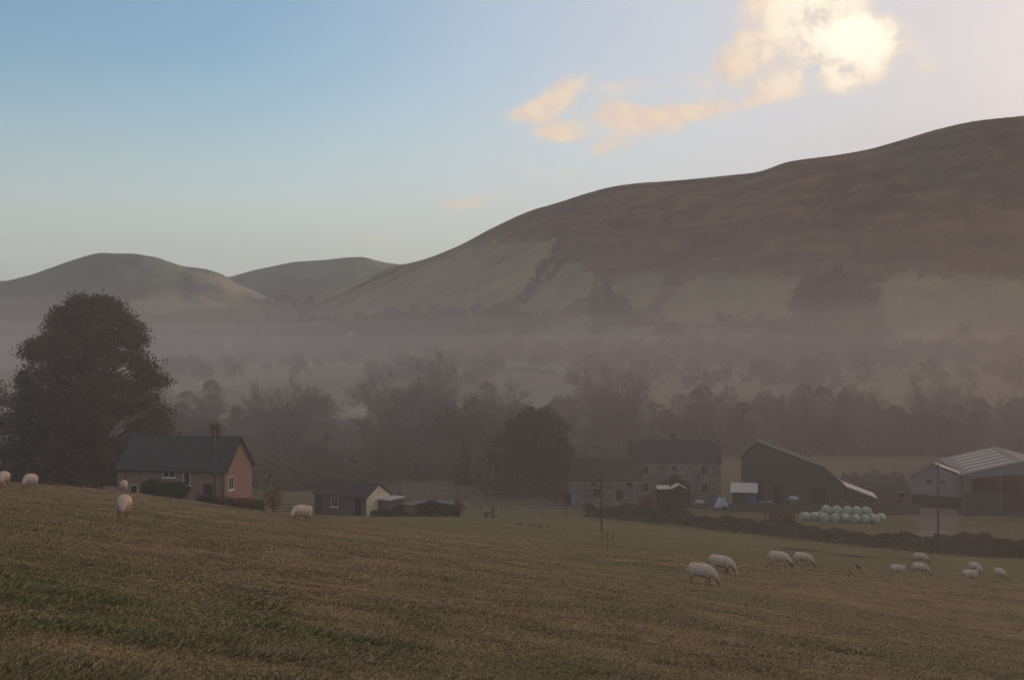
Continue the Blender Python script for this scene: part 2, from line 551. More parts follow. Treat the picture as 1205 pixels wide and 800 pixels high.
def landcolour(x, y, z, which, px, d):
    n = len(x)
    col = np.zeros((n, 3))
    py = 400 - z / d * FPX
    jx = px + 7 * vnoise(x, y, 61, 4, 1 / 90.0); jy = py + 11 * vnoise(x, y, 62, 4, 1 / 90.0)
    n1 = vnoise(x, y, 70, 6, 1 / 260.0); n2 = vnoise(x, y, 71, 5, 1 / 60.0); n3 = vnoise(x, y, 72, 5, 1 / 14.0)
    bracken = np.array([0.155, 0.092, 0.050]); moor = np.array([0.128, 0.092, 0.050]); rough = np.array([0.075, 0.047, 0.030])
    past = np.array([0.205, 0.185, 0.100]); frost = np.array([0.25, 0.265, 0.19]); wood = np.array([0.045, 0.036, 0.026])
    lower = np.array([0.138, 0.128, 0.054]); field = np.array([0.260, 0.182, 0.098])
    mixf = np.clip(0.5 + 1.3 * n1 + .5 * n2, 0, 1)[:, None]
    hill = bracken * (1 - mixf) + moor * mixf
    dk = np.clip((n2 * 1.6 + n1 - .15) * 2.2, 0, 1)[:, None]
    hill = hill * (1 - .75 * dk) + rough * .75 * dk
    n4 = vnoise(x * .6 + z * 1.5, y * .6 + z * 3.0, 74, 5, 1 / 46.0)
    t2 = np.clip((n4 + .5 * n2) * 3.0, -1, 1)[:, None]
    hill = hill * (1 + .30 * t2 * np.array([.8, 1.0, 1.0]))
    gul = np.clip(1 - np.abs(vnoise(x, y * .55, 75, 4, 1 / 150.0)) * 7, 0, 1)[:, None] * np.clip((which == 1).astype(float), 0, 1)[:, None]
    hill = hill * (1 - .45 * gul) + rough * .45 * gul
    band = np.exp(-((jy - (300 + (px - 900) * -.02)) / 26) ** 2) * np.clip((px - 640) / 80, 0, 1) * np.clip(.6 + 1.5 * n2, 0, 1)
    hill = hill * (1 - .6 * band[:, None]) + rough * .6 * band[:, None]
    left = np.where(which >= 2, 1.0, 0.0)[:, None]
    grassy = np.array([0.060, 0.070, 0.040])
    hill = hill * (1 - .93 * left) + grassy * (0.93 * left) * (0.7 + .5 * mixf)
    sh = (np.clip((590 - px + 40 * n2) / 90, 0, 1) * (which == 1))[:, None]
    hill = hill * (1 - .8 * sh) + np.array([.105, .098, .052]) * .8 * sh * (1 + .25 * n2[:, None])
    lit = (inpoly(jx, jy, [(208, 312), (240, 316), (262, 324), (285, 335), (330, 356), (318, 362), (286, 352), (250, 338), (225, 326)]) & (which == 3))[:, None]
    hill = np.where(lit, np.array([.165, .140, .078]), hill)  # paler flank: sunshine on the left hill put into the ground colour
    ismask = np.zeros(n)
    for poly in PASTURE:
        ismask = np.maximum(ismask, inpoly(jx, jy, poly).astype(float))
    ismask *= (which == 1) | (which == 0)
    hp = past * (1 + .22 * n2[:, None] + .12 * n3[:, None])
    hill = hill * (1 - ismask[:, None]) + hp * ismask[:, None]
    # lower slopes of the far hills: patchwork
    pw = ((which >= 2) & (py > 345 + 10 * n1))
    pp = np.where((np.sin(x / 90.0 + 2 * n1) * np.sin(d / 130.0 + n1) > 0.1)[:, None], past * .7, rough * .8)
    hill = np.where(pw[:, None], pp, hill)
    # valley floor fields: frosty pastures
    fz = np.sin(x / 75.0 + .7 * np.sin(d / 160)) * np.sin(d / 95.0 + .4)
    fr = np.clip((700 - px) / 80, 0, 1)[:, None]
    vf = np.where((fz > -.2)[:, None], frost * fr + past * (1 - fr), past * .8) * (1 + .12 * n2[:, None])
    e = np.clip((d - 80 + 5 * n3) / 12, 0, 1)[:, None]
    near = field * (1 - e) + lower * e
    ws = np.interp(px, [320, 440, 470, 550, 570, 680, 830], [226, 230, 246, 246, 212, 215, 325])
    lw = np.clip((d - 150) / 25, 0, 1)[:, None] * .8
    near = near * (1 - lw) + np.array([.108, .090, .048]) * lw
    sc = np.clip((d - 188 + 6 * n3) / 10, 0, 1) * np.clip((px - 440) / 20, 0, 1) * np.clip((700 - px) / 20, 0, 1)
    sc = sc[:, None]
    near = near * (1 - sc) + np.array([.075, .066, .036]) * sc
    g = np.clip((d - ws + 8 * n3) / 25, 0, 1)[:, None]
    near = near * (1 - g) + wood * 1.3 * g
    v = np.clip((d - 470) / 40, 0, 1)[:, None]
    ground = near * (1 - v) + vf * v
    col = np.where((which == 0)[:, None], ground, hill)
    return np.clip(col, 0.01, 0.6), ismask


def build_land():
    th = np.concatenate([
        np.linspace(-180, -60, 31)[:-1], np.linspace(-60, -26, 41)[:-1], np.degrees(np.arctan((np.linspace(-100, 1305, 460) - 602.5) / FPX)),
        np.linspace(26, 60, 41)[1:], np.linspace(60, 180, 31)[1:-1]])
    dd = np.concatenate([np.geomspace(.8, 8, 14)[:-1], np.geomspace(8, 70, 90)[:-1], np.linspace(70, 130, 80)[:-1], np.linspace(130, 260, 80)[:-1],
                         np.geomspace(260, 650, 60)[:-1], np.linspace(650, 1800, 230)[:-1], np.linspace(1800, 3100, 100)[:-1], np.geomspace(3100, 4600, 8)])
    T, D = np.meshgrid(np.radians(th), dd)
    rr = D / np.cos(np.clip(T, -CLIP, CLIP))
    X = (rr * np.sin(T)).ravel(); Y = (rr * np.cos(T)).ravel()
    Z, which, px, d = heights(X, Y)
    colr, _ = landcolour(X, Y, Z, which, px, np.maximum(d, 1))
    nr, nc = T.shape
    V = np.stack([X, Y, Z], 1)
    i, j = np.meshgrid(np.arange(nr - 1), np.arange(nc), indexing='ij')
    j2 = (j + 1) % nc
    Q = np.stack([i * nc + j, i * nc + j2, (i + 1) * nc + j2, (i + 1) * nc + j], -1).reshape(-1, 4)
    w4 = which[Q]; dq = d[Q].mean(1); thq = np.abs(np.arctan2(X, Y))[Q].mean(1)
    owner = np.where((w4 == 0).sum(1) >= 2, 0, w4.max(1))
    owner = np.where((owner == 0) & (dq < 84), 4, owner)
    names = {0: 'ground', 1: 'hill', 2: 'hill', 3: 'hill', 4: 'field'}
    labs = {0: 'lower green field and valley floor with frosty pastures beyond', 1: 'long brown bracken hillside rising across the right of the valley',
            2: 'distant rounded hill between the two nearer slopes', 3: 'rounded misty hill behind the big tree at left', 4: 'brown tussocky grazing field sloping down to the right'}
    for k in (4, 0, 1, 2, 3):
        q = Q[owner == k]
        used = np.unique(q)
        remap = np.zeros(len(V), int); remap[used] = np.arange(len(used))
        vs = V[used]; fs = remap[q]
        cc = colr[used]
        if k == 4:   # close the hole under the camera
            c0 = len(vs)
            ring = remap[np.arange(nc)]
            vs = np.vstack([vs, [[0, 0, -1.6]]]); cc = np.vstack([cc, cc[ring[0]][None]])
            me = bpy.data.meshes.new('field')
            faces = fs.tolist() + [[int(ring[(t + 1) % nc]), int(ring[t]), c0] for t in range(nc)]
            me.from_pydata(vs.tolist(), [], faces)
        else:
            me = np_mesh(names[k], vs, fs)
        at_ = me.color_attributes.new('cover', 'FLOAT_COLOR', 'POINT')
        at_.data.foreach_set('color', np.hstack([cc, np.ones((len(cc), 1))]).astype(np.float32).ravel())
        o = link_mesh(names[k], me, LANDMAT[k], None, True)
        # normals up
        if me.polygons[0].normal.z < 0:
            me.flip_normals()
        tag(o, labs[k], {0: 'ground', 4: 'field'}.get(k, 'hill'), None, 'structure')


def land_material(name, scales, var, bump):
    m = bpy.data.materials.new(name)
    m.use_nodes = True
    T = NT(m.node_tree); b = m.node_tree.nodes['Principled BSDF']
    a = T.n('ShaderNodeVertexColor'); a.layer_name = 'cover'
    geo = T.n('ShaderNodeNewGeometry')
    P = geo.outputs['Position']
    col = a.outputs[0]
    first = None
    for s, v in zip(scales, var):
        nn = T.noise(P, s, 6, 0.65)
        if first is None: first = nn
        k = T.maprange(nn, 0.28, 0.72, 1 - v, 1 + v)
        col = T.mix(1.0, col, T.xyz(k, k, k), 'MULTIPLY')
    if name == 'field_grass':
        pn = T.noise(T.vmath('MULTIPLY', P, (0.7, 1.6, 1)), 0.16, 5, 0.65)
        col = T.mix(T.maprange(pn, 0.45, 0.62), col, c4((0.150, 0.140, 0.062)))
        pn2 = T.noise(T.vmath('MULTIPLY', P, (0.5, 1.8, 1)), 0.9, 5, 0.7)
        col = T.mix(T.maprange(pn2, 0.55, 0.72, 0, .7), col, c4((0.100, 0.096, 0.042)))
        pn3 = T.noise(T.vmath('MULTIPLY', P, (0.5, 1.8, 1)), 1.3, 5, 0.7)
        col = T.mix(T.maprange(pn3, 0.58, 0.75, 0, .7), col, c4((0.33, 0.23, 0.115)))
    T.put(b.inputs['Base Color'], col)
    b.inputs['Roughness'].default_value = 0.95
    b.inputs['Specular IOR Level'].default_value = 0.05
    bp = T.n('ShaderNodeBump')
    bp.inputs['Strength'].default_value = 0.8
    bp.inputs['Distance'].default_value = bump
    T.put(bp.inputs['Height'], first)
    T.put(b.inputs['Normal'], bp.outputs[0])
    return m


LANDMAT = {4: land_material('field_grass', (2.2, 9.0), (.30, .30), 0.12), 0: land_material('valley_grass', (0.25, 1.7), (.25, .25), 0.15),
           1: land_material('bracken_hillside', (0.03, 0.15), (.25, .25), 4.0)}
LANDMAT[2] = LANDMAT[3] = LANDMAT[1]
build_land()

# ------------------------------------------------------------------ air: even haze, and the mist bank lying in the valley


def volume_mat(name, colour, density, aniso):
    m = bpy.data.materials.new(name)
    m.use_nodes = True
    t = m.node_tree
    for n in list(t.nodes): t.nodes.remove(n)
    o = t.nodes.new('ShaderNodeOutputMaterial')
    v = t.nodes.new('ShaderNodeVolumePrincipled')
    v.inputs['Color'].default_value = c4(colour)
    v.inputs['Density'].default_value = density
    v.inputs['Anisotropy'].default_value = aniso
    t.links.new(v.outputs[0], o.inputs['Volume'])
    m.cycles.homogeneous_volume = True
    return m


HAZE = MB().box(-9800, 9800, -9800, 9800, -62, 330).build('haze', volume_mat('haze_air', (0.68, 0.82, 0.95), 0.00010, 0.5))
tag(HAZE, 'thin even haze filling the whole valley air', 'haze', None, 'stuff')
gx_, gy_ = 70, 60
mx, my = np.meshgrid(np.linspace(-5000, 5000, gx_), np.linspace(-500, 5200, gy_), indexing='ij')
MF = []
for i in range(gx_ - 1):
    for j in range(gy_ - 1):
        a = i * gy_ + j; b = a + gy_; k = gx_ * gy_
        MF.append((a, b, b + 1, a + 1)); MF.append((k + a, k + a + 1, k + b + 1, k + b))
edge = [i * gy_ for i in range(gx_)] + [(gx_ - 1) * gy_ + j for j in range(1, gy_)] + [i * gy_ + gy_ - 1 for i in range(gx_ - 2, -1, -1)] + [j for j in range(gy_ - 2, 0, -1)]
for p, q in zip(edge, edge[1:] + edge[:1]):
    MF.append((p, gx_ * gy_ + p, gx_ * gy_ + q, q))
# the bank thins upwards: three layers, each lying over the valley with a gently rolling top
for top, roll, dens, sd, low, lab in ((4.0, 3.0, 0.00058, 301, -61.0, 'densest lowest layer of the morning mist on the valley floor'), (17.0, 8.0, 0.00046, 302, -61.4, 'middle layer of the morning mist over the valley trees'),
                                      (44.0, 20.0, 0.00032, 303, -61.8, 'thin upper layer of the morning mist against the lower slopes')):
    mtop = np.maximum(top + roll * vnoise(mx.ravel(), my.ravel(), sd, 3, 1 / 900.0) * np.clip((np.hypot(mx, my).ravel() - 250) / 500, 0, 1), 2.5)
    MV = np.vstack([np.stack([mx.ravel(), my.ravel(), mtop], 1), np.stack([mx.ravel(), my.ravel(), np.full(gx_ * gy_, low)], 1)])
    MIST = link_mesh('mist', np_mesh('mist', MV, MF), volume_mat('mist_bank', (0.835, 0.755, 0.735), dens, 0.55))
    tag(MIST, lab, 'mist', None, 'stuff')
# ------------------------------------------------------------------ vegetation


def leafmat(name, a, b, rough=0.8, trans=0.0):
    if name in MATS: return MATS[name]
    m = bpy.data.materials.new(name)
    m.use_nodes = True
    T = NT(m.node_tree); p = m.node_tree.nodes['Principled BSDF']
    g = T.n('ShaderNodeNewGeometry')
    col = T.mix(g.outputs['Random Per Island'], c4(a), c4(b))
    t = T.n('ShaderNodeTexCoord')
    nn = T.noise(t.outputs['Object'], 0.5, 3, 0.6)
    k = T.maprange(nn, 0.3, 0.7, 0.7, 1.3)
    col = T.mix(1.0, col, T.xyz(k, k, k), 'MULTIPLY')
    T.put(p.inputs['Base Color'], col)
    p.inputs['Roughness'].default_value = rough
    p.inputs['Specular IOR Level'].default_value = 0.15
    MATS[name] = m
    return m


BARK = material('bark', (0.070, 0.055, 0.042), 0.95, 0.3, 6.0, 0.1)
LEAF = {
    'twig': leafmat('winter_twigs', (0.062, 0.042, 0.031), (0.100, 0.070, 0.050)),
    'autumn': leafmat('autumn_leaves', (0.085, 0.062, 0.034), (0.150, 0.088, 0.042)),
    'twig_grey': leafmat('grey_twigs', (0.085, 0.068, 0.056), (0.125, 0.100, 0.082)),
    'twig_rust': leafmat('rusty_twigs', (0.100, 0.058, 0.034), (0.150, 0.088, 0.048)),
    'evergreen': leafmat('evergreen_leaves', (0.028, 0.034, 0.020), (0.055, 0.056, 0.030)),
    'needle': leafmat('conifer_needles', (0.020, 0.030, 0.022), (0.045, 0.056, 0.036)),
    'hedge': leafmat('hedge_twigs', (0.060, 0.042, 0.028), (0.110, 0.074, 0.042)),
    'garden': leafmat('garden_hedge_leaves', (0.030, 0.036, 0.016), (0.065, 0.068, 0.028)),
    'gold': leafmat('golden_leaves', (0.34, 0.19, 0.035), (0.17, 0.115, 0.035)),
    'rust': leafmat('rust_leaves', (0.20, 0.080, 0.030), (0.11, 0.062, 0.030)),
}


def quads(P, size, aspect=1.0, r=None, dirs=None):
    """a soft leaf-sized quad at every point, facing at random (or lying along dirs)"""
    r = r or rng
    n = len(P)
    size = np.broadcast_to(np.asarray(size, float), (n,))[:, None]
    a = r.normal(size=(n, 3)) if dirs is None else dirs + r.normal(size=(n, 3)) * .25
    a /= np.linalg.norm(a, axis=1, keepdims=True) + 1e-9
    b = np.cross(a, r.normal(size=(n, 3)))
    b /= np.linalg.norm(b, axis=1, keepdims=True) + 1e-9
    a = a * size; b = b * size * aspect
    V = np.stack([P - a * .5 - b * .18, P - a * .1 + b * .5, P + a * .5 + b * .15, P + a * .05 - b * .5], 1).reshape(-1, 3)
    F = np.arange(4 * n).reshape(n, 4)
    return V, F


class Tree:
    def __init__(self, seed):
        self.r = random.Random(seed); self.mb = MB(); self.tw = MB(); self.ends = []; self.edir = []

    def branch(self, p, d, L, rad, lev, maxlev, kids, spread, up, k=6, gnarl=.18, taper=.5, start=.35):
        r = self.r
        n = 5 if lev < 2 else 4
        pts = [p.copy()]; rads = [rad]; q = p.copy(); dd = d.normalized()
        for i in range(n):
            dd = (dd + Vector((r.gauss(0, gnarl), r.gauss(0, gnarl), r.gauss(0, gnarl) + up)) ).normalized()
            q = q + dd * (L / n)
            pts.append(q.copy()); rads.append(rad * (1 - (1 - taper) * (i + 1) / n))
        (self.mb if lev < 2 else self.tw).tube(pts, rads, k if lev < 2 else 3, cap=(lev == 0))
        if lev >= maxlev:
            for i in range(1, n + 1):
                self.ends.append(pts[i]); self.edir.append((pts[i] - pts[i - 1]).normalized())
            return
        nk = kids[min(lev, len(kids) - 1)]
        for c in range(nk):
            t = start + (1 - start) * (c + r.random() * .8) / nk if nk > 1 else 1
            t = min(t, 1.0)
            f = t * n; i = min(int(f), n - 1)
            o = pts[i].lerp(pts[i + 1], f - i)
            base = (pts[i + 1] - pts[i]).normalized()
            side = base.cross(Vector((r.gauss(0, 1), r.gauss(0, 1), r.gauss(0, 1)))).normalized()
            s = spread[min(lev, len(spread) - 1)] * r.uniform(.7, 1.25)
            nd = (base * math.cos(s) + side * math.sin(s))
            self.branch(o, nd, L * r.uniform(.5, .78) * (1.15 - .35 * t if lev == 0 else 1), rads[i] * .62, lev + 1, maxlev, kids, spread, up, k, gnarl, taper, .25)

    def finish(self, name, leaf, per_end, size, aspect, sig, bark=BARK, twigs_in_crown=True, flat=1.0, seed=1):
        root = bpy.data.objects.new(name, None)
        COL.objects.link(root)
        self.mb.build('trunk', bark, root, True, recalc=False)
        E = np.array([tuple(e) for e in self.ends]); D = np.array([tuple(e) for e in self.edir])
        rr = np.random.default_rng(seed)
        P = np.repeat(E, per_end, 0) + rr.normal(size=(len(E) * per_end, 3)) * np.array([sig, sig, sig * flat])
        V, F = quads(P, rr.uniform(.6, 1.3, len(P)) * size, aspect, rr, np.repeat(D, per_end, 0) if aspect < .5 else None)
        me_faces = F
        if twigs_in_crown and self.tw.v:
            tv = np.array(self.tw.v); tf = np.array([f for f in self.tw.f if len(f) == 4])
            V = np.vstack([tv, V]); me_faces = np.vstack([tf, F + len(tv)])
        me = np_mesh('crown', V, me_faces)
        link_mesh('crown', me, leaf, root)
        return root


def broad_tree(name, seed, h, leaf, per_end=4, size=.5, aspect=.9, sig=.5, kids=(9, 5, 4), spread=(.95, .7, .6), up=.05, trunk=.32, rad=None, maxlev=3, reach=.55):
    t = Tree(seed)
    L = h * .82
    rad = rad or h * .022
    r = t.r
    # a trunk that splits low into heavy limbs
    t.branch(Vector((0, 0, -.6)), Vector((r.gauss(0, .04), r.gauss(0, .04), 1)), L, rad, 0, maxlev, kids, spread, up, 7, .09, .25, trunk)
    return t.finish(name, leaf, per_end, size, aspect, sig, seed=seed)


def dome_tree(name, seed, h, prof, leaf, clumps, per, size, clump_r, trunk_r, zlo=.08, inner=.5, aspect=.75):
    """a full-crowned tree: trunk, limbs reaching out to clumps of leaves that fill a domed outline (prof: height share -> radius)"""
    r = random.Random(seed); rr = np.random.default_rng(seed)
    root = bpy.data.objects.new(name, None); COL.objects.link(root)
    mb = MB(); tw = MB()
    lean = Vector((r.uniform(-.5, .5), r.uniform(-.5, .5), 0))
    mb.tube([(0, 0, -.8), (0, 0, h * .12), tuple(lean * .4 + Vector((0, 0, h * .4))), tuple(lean + Vector((0, 0, h * .75))), tuple(lean + Vector((0, 0, h * .95)))],
            [trunk_r * 1.3, trunk_r, trunk_r * .75, trunk_r * .35, .05], 8)
    hs_, rs_ = zip(*prof)
    P = []
    for k in range(clumps):
        t = zlo + (1 - zlo) * r.random() ** .9
        R_ = float(pchip(hs_, rs_, [t])[0])
        a = r.uniform(0, 6.283); q = R_ * (inner + (1 - inner) * r.random() ** .6) * (1 + .14 * math.sin(3 * a + 5 * t + seed) + .08 * math.sin(7 * a + seed))
        c = np.array([q * math.cos(a), q * math.sin(a), h * t])
        cr = clump_r * r.uniform(.65, 1.35)
        z0 = h * max(.1, t - r.uniform(.12, .3)); ax = lean * (z0 / h)
        mid = (ax.x * .5 + c[0] * .5 + r.gauss(0, .4), ax.y * .5 + c[1] * .5 + r.gauss(0, .4), z0 * .45 + c[2] * .55)
        (mb if k % 4 == 0 else tw).tube([(ax.x, ax.y, z0), mid, tuple(c)], [trunk_r * (.42 if k % 4 == 0 else .16), trunk_r * (.2 if k % 4 == 0 else .09), .03], 5 if k % 4 == 0 else 3, cap=False)
        m = int(per * (cr / clump_r) ** 2)
        u = rr.normal(size=(m, 3)); u /= np.linalg.norm(u, axis=1, keepdims=True)
        u *= rr.uniform(.1, 1.0, (m, 1)) ** .55
        P.append(c + u * np.array([cr, cr, cr * .62]) * (1 + .25 * rr.normal(size=(m, 1))) - np.array([0, 0, 1]) * (np.hypot(u[:, 0], u[:, 1]) ** 2 * cr * .25)[:, None])
    P = np.vstack(P)
    V, F = quads(P, rr.uniform(.55, 1.35, len(P)) * size, aspect, rr)
    tv = np.array(tw.v); tf = np.array(tw.f)
    mb.build('trunk', BARK, root, True, recalc=False)
    link_mesh('crown', np_mesh('crown', np.vstack([tv, V]), np.vstack([tf, F + len(tv)])), leaf, root)
    return root


def conifer(name, seed, h, w, leaf, tiers=22, droop=.35):
    r = random.Random(seed); rr = np.random.default_rng(seed)
    root = bpy.data.objects.new(name, None); COL.objects.link(root)
    MB().tube([(0, 0, -.6), (0, 0, h * .5), (0, 0, h)], [h * .018, h * .012, .03], 7).build('trunk', BARK, root, True)
    P = []; D = []
    for k in range(tiers):
        t = k / (tiers - 1)
        z = h * (.06 + .92 * t)
        rad = w * (1 - t) ** .75 * r.uniform(.8, 1.12) + .15
        nb = max(5, int(15 * (1 - t) + 5))
        for b in range(nb):
            a = r.uniform(0, 6.283); rb = rad * r.uniform(.72, 1.1)
            m = int(10 + 26 * (1 - t))
            for q in range(m):
                s = (q + r.random()) / m
                x = rb * s
                P.append((x * math.cos(a) + r.gauss(0, .16), x * math.sin(a) + r.gauss(0, .16), z - droop * x + .12 * x * x / max(rb, .3) + r.gauss(0, .10)))
                D.append((math.cos(a), math.sin(a), -.4))
    V, F = quads(np.array(P), rr.uniform(.3, .6, len(P)), .35, rr, np.array(D))
    link_mesh('crown', np_mesh('crown', V, F), leaf, root)
    return root


def place(o, loc, rz=0.0, s=1.0, label=None, cat=None, group=None):
    o.location = loc; o.rotation_euler = (0, 0, rz); o.scale = (s, s, s) if not hasattr(s, '__len__') else s
    return tag(o, label, cat, group)


def shrub(name, loc, rx, ry, h, leaf, n=900, size=.2, label=None, cat='bush', seed=0, stem=True, lean=0, group=None):
    """a bush: stems and a lumpy crown of leaves"""
    rr = np.random.default_rng(seed + 100)
    root = empty(name, loc, 0, label, cat, group)
    if stem:
        mb = MB(); r = random.Random(seed)
        for k in range(5):
            a = r.uniform(0, 6.28)
            mb.tube([(0.1 * math.cos(a), .1 * math.sin(a), -.3), (rx * .3 * math.cos(a), ry * .3 * math.sin(a), h * .45), (rx * .6 * math.cos(a), ry * .6 * math.sin(a), h * .8)], [.05, .035, .012], 5)
        mb.build('stem', BARK, root, True)
    nl = 9
    cen = rr.normal(size=(nl, 3)); cen /= np.linalg.norm(cen, axis=1, keepdims=True)
    cen *= rr.uniform(.25, .6, (nl, 1)); cen[:, 2] = np.abs(cen[:, 2])
    u = rr.normal(size=(n, 3)); u /= np.linalg.norm(u, axis=1, keepdims=True)
    rad = rr.uniform(.35, 1.0, (n, 1)) ** .5
    P = cen[rr.integers(0, nl, n)] + u * rad * .5
    P[:, 2] = P[:, 2] * .62 + .42
    P = P * np.array([rx, ry, h]); P[:, 2] = np.maximum(P[:, 2], 0.02)
    V, F = quads(P, rr.uniform(.6, 1.3, n) * size, .8, rr)
    link_mesh('crown', np_mesh('crown', V, F), leaf, root)
    return root


def hedge(name, pts, width, height, leaf, per_m=260, size=.16, label=None, seed=0, rag=.2, twig=0.0, leaf2=None, cat='hedge', hfun=None):
    """a hedge along points on the land: one mass of twigs and leaves with a ragged top"""
    rr = np.random.default_rng(seed + 500)
    pts = [np.array(tuple(p)) for p in pts]
    seg = [np.linalg.norm(pts[i + 1] - pts[i]) for i in range(len(pts) - 1)]
    tot = sum(seg); n = int(tot * per_m)
    s = rr.uniform(0, tot, n); cum = np.cumsum([0] + seg)
    i = np.clip(np.searchsorted(cum, s, side='right') - 1, 0, len(seg) - 1)
    f = (s - cum[i]) / np.array(seg)[i]
    A = np.array(pts)[i]; B = np.array(pts)[i + 1]
    P = A + (B - A) * f[:, None]
    d = (B - A)[:, :2]; d /= np.linalg.norm(d, axis=1, keepdims=True)
    nrm = np.stack([-d[:, 1], d[:, 0]], 1)
    hh = height * (1 + rag * (np.sin(s * .9 + seed) * .5 + np.sin(s * .37 + 2 * seed) * .6 + np.sin(s * 2.3) * .35))
    if hfun is not None: hh = hh * hfun(s / tot)
    zf = rr.uniform(0, 1, n) ** .8
    wv = rr.uniform(-1, 1, n) * width * .5 * (1 - .45 * zf ** 2) * (1 + .25 * np.sin(s * 1.7 + seed))
    P[:, :2] += nrm * wv[:, None]
    P[:, 2] += zf * hh + rr.exponential(.06, n) * (zf > .85)
    dirs = None
    o0 = pts[0]
    V, F = quads(P - o0, rr.uniform(.6, 1.4, n) * size, .6 if twig == 0 else .22, rr, None if twig == 0 else np.tile([0, 0, 1.0], (n, 1)))
    o = link_mesh(name, np_mesh(name, V, F), leaf)
    o.location = tuple(o0)
    return tag(o, label, cat)


def near_py(px, py, d0=400, d1=2800, n=500):
    """point on the land where the bearing px meets height py beyond d0"""
    ds = np.geomspace(d0, d1, n)
    x = (px - 602.5) / FPX * ds
    z = heights(x, ds)[0]
    y = 400 - z / ds * FPX
    run = np.minimum.accumulate(y)
    k = int(np.argmax(run <= py)) if (run <= py).any() else n - 1
    return Vector((x[k], ds[k], z[k]))


# --- the big tree and its companions at the left
big = dome_tree('autumn_tree', 11, 24.6, [(0, 9.6), (.2, 10.3), (.36, 10.2), (.53, 9.9), (.65, 9.1), (.75, 7.8), (.86, 5.8), (.95, 3.6), (1.0, 1.9)],
                LEAF['autumn'], 360, 330, .28, 1.5, .8, zlo=.02, inner=.42)
place(big, at(106, 150), 1.0, 1.0, 'huge dark autumn tree with a domed brown crown behind the pink house', 'tree')
con = conifer('conifer_tree', 5, 14.5, 3.6, LEAF['needle'], 26)
place(con, at(28, 139), 0.3, (1.25, 1.25, 1.0), 'dark layered conifer in front of the huge autumn tree', 'tree')
evg = dome_tree('evergreen_tree', 23, 14.8, [(0, 5.8), (.2, 7.0), (.45, 7.4), (.65, 6.7), (.8, 5.2), (.92, 3.4), (1.0, 1.5)],
                LEAF['evergreen'], 250, 240, .30, 1.3, .5, zlo=.04, inner=.4)
place(evg, at(630, 232), .6, 1.0, 'round dark evergreen tree left of the stone barn', 'tree')
con2 = conifer('conifer_tree', 9, 8.5, 1.7, LEAF['needle'], 18)
place(con2, at(546, 236), .3, 1.0, 'small slim conifer left of the round evergreen tree', 'tree')

# --- the misty wood behind the farm: every tree an object
protos = [broad_tree('bare_tree', 31 + k, hh, LEAF['twig'], per_end=5, size=.62, aspect=.28, sig=.45, kids=kk, spread=(ss, .75, .65), up=.045, trunk=.25)
          for k, (hh, kk, ss) in enumerate([(19, (11, 6, 5), 1.0), (16, (10, 6, 5), 1.1)])]
PR = [(0, 1.2), (.2, 3.6), (.4, 5.4), (.6, 5.8), (.78, 4.9), (.92, 2.9), (1.0, 1.2)]
DOMES = [dome_tree('bare_tree', 81 + k, hh, [(a, b * wsc) for a, b in PR], LEAF[('twig_rust', 'twig_grey', 'twig')[k]], int(cl * .85), 62, .62, 1.5, .34, zlo=.2, inner=.4, aspect=.22)
         for k, (hh, wsc, cl) in enumerate(((18.5, 1.15, 120), (17, 1.3, 125), (21, 1.0, 130)))]
bushy = broad_tree('bushy_tree', 44, 13, LEAF['autumn'], per_end=8, size=.5, aspect=.7, sig=.5, kids=(12, 6, 4), spread=(1.05, .8, .7), up=.04, trunk=.15)
wood = []
r_ = random.Random(5)
GAPS = [(385, 440, .75), (596, 640, .6), (746, 762, .95), (665, 690, .5)]
tries = 0
while len(wood) < 150 and tries < 4000:
    tries += 1
    px = r_.uniform(185, 1290)
    lo = 232 if px < 440 else (250 if px < 565 else (238 if px < 640 else (285 if px < 760 else 335)))
    Y = lo + (440 - lo) * r_.random() ** 1.15
    g = 0
    for (a, b, pr) in GAPS:
        if a < px < b: g = max(g, pr)
    if r_.random() < g: continue
    x = (px - 602.5) / FPX * Y
    if any((x - q[0]) ** 2 + (Y - q[1]) ** 2 < 4.6 ** 2 for q in wood): continue
    wood.append((x, Y, px))
used = set()
for (x, Y, px) in wood:
    k = r_.randrange(6)
    src = (protos + DOMES + [bushy])[k]
    far = (Y - 260) / 180
    s = r_.uniform(.62, .92) * (.66 + .36 * far)
    if px < 330: s *= .93
    if 440 < px < 600: s *= 1.08
    if px > 900: s *= .92
    if Y < 262: s *= .62
    if k not in used:
        o = src; used.add(k)
    else:
        o = copy_tree(src)
    lab = 'bare brown winter tree in the misty wood behind the farm' if k < 5 else 'bushy tree with brown leaves in the misty wood behind the farm'
    place(o, (x, Y, H(x, Y)), r_.uniform(0, 6.28), (s, s, s * r_.uniform(.92, 1.12)), lab, 'tree', 'trees of the misty wood')

# undergrowth of that wood
n = 75000
pxs = rng.uniform(190, 1290, n)
lo = np.interp(pxs, [320, 440, 470, 550, 570, 680, 690, 830], [224, 228, 246, 246, 214, 216, 280, 330])
Ys = lo + (425 - lo) * rng.random(n) ** 1.6
xs = (pxs - 602.5) / FPX * Ys
zs = heights(xs, Ys)[0]
lump = np.clip(.55 + .5 * vnoise(xs, Ys, 90, 4, 1 / 25.0), .08, 1.3)
P = np.stack([xs, Ys, zs + rng.random(n) ** .9 * 5.5 * lump], 1)
V, F = quads(P, rng.uniform(.4, 1.0, n), .55)
tag(link_mesh('undergrowth', np_mesh('undergrowth', V, F), LEAF['twig']), 'tangled dark brown undergrowth at the foot of the misty wood', 'undergrowth', None, 'stuff')

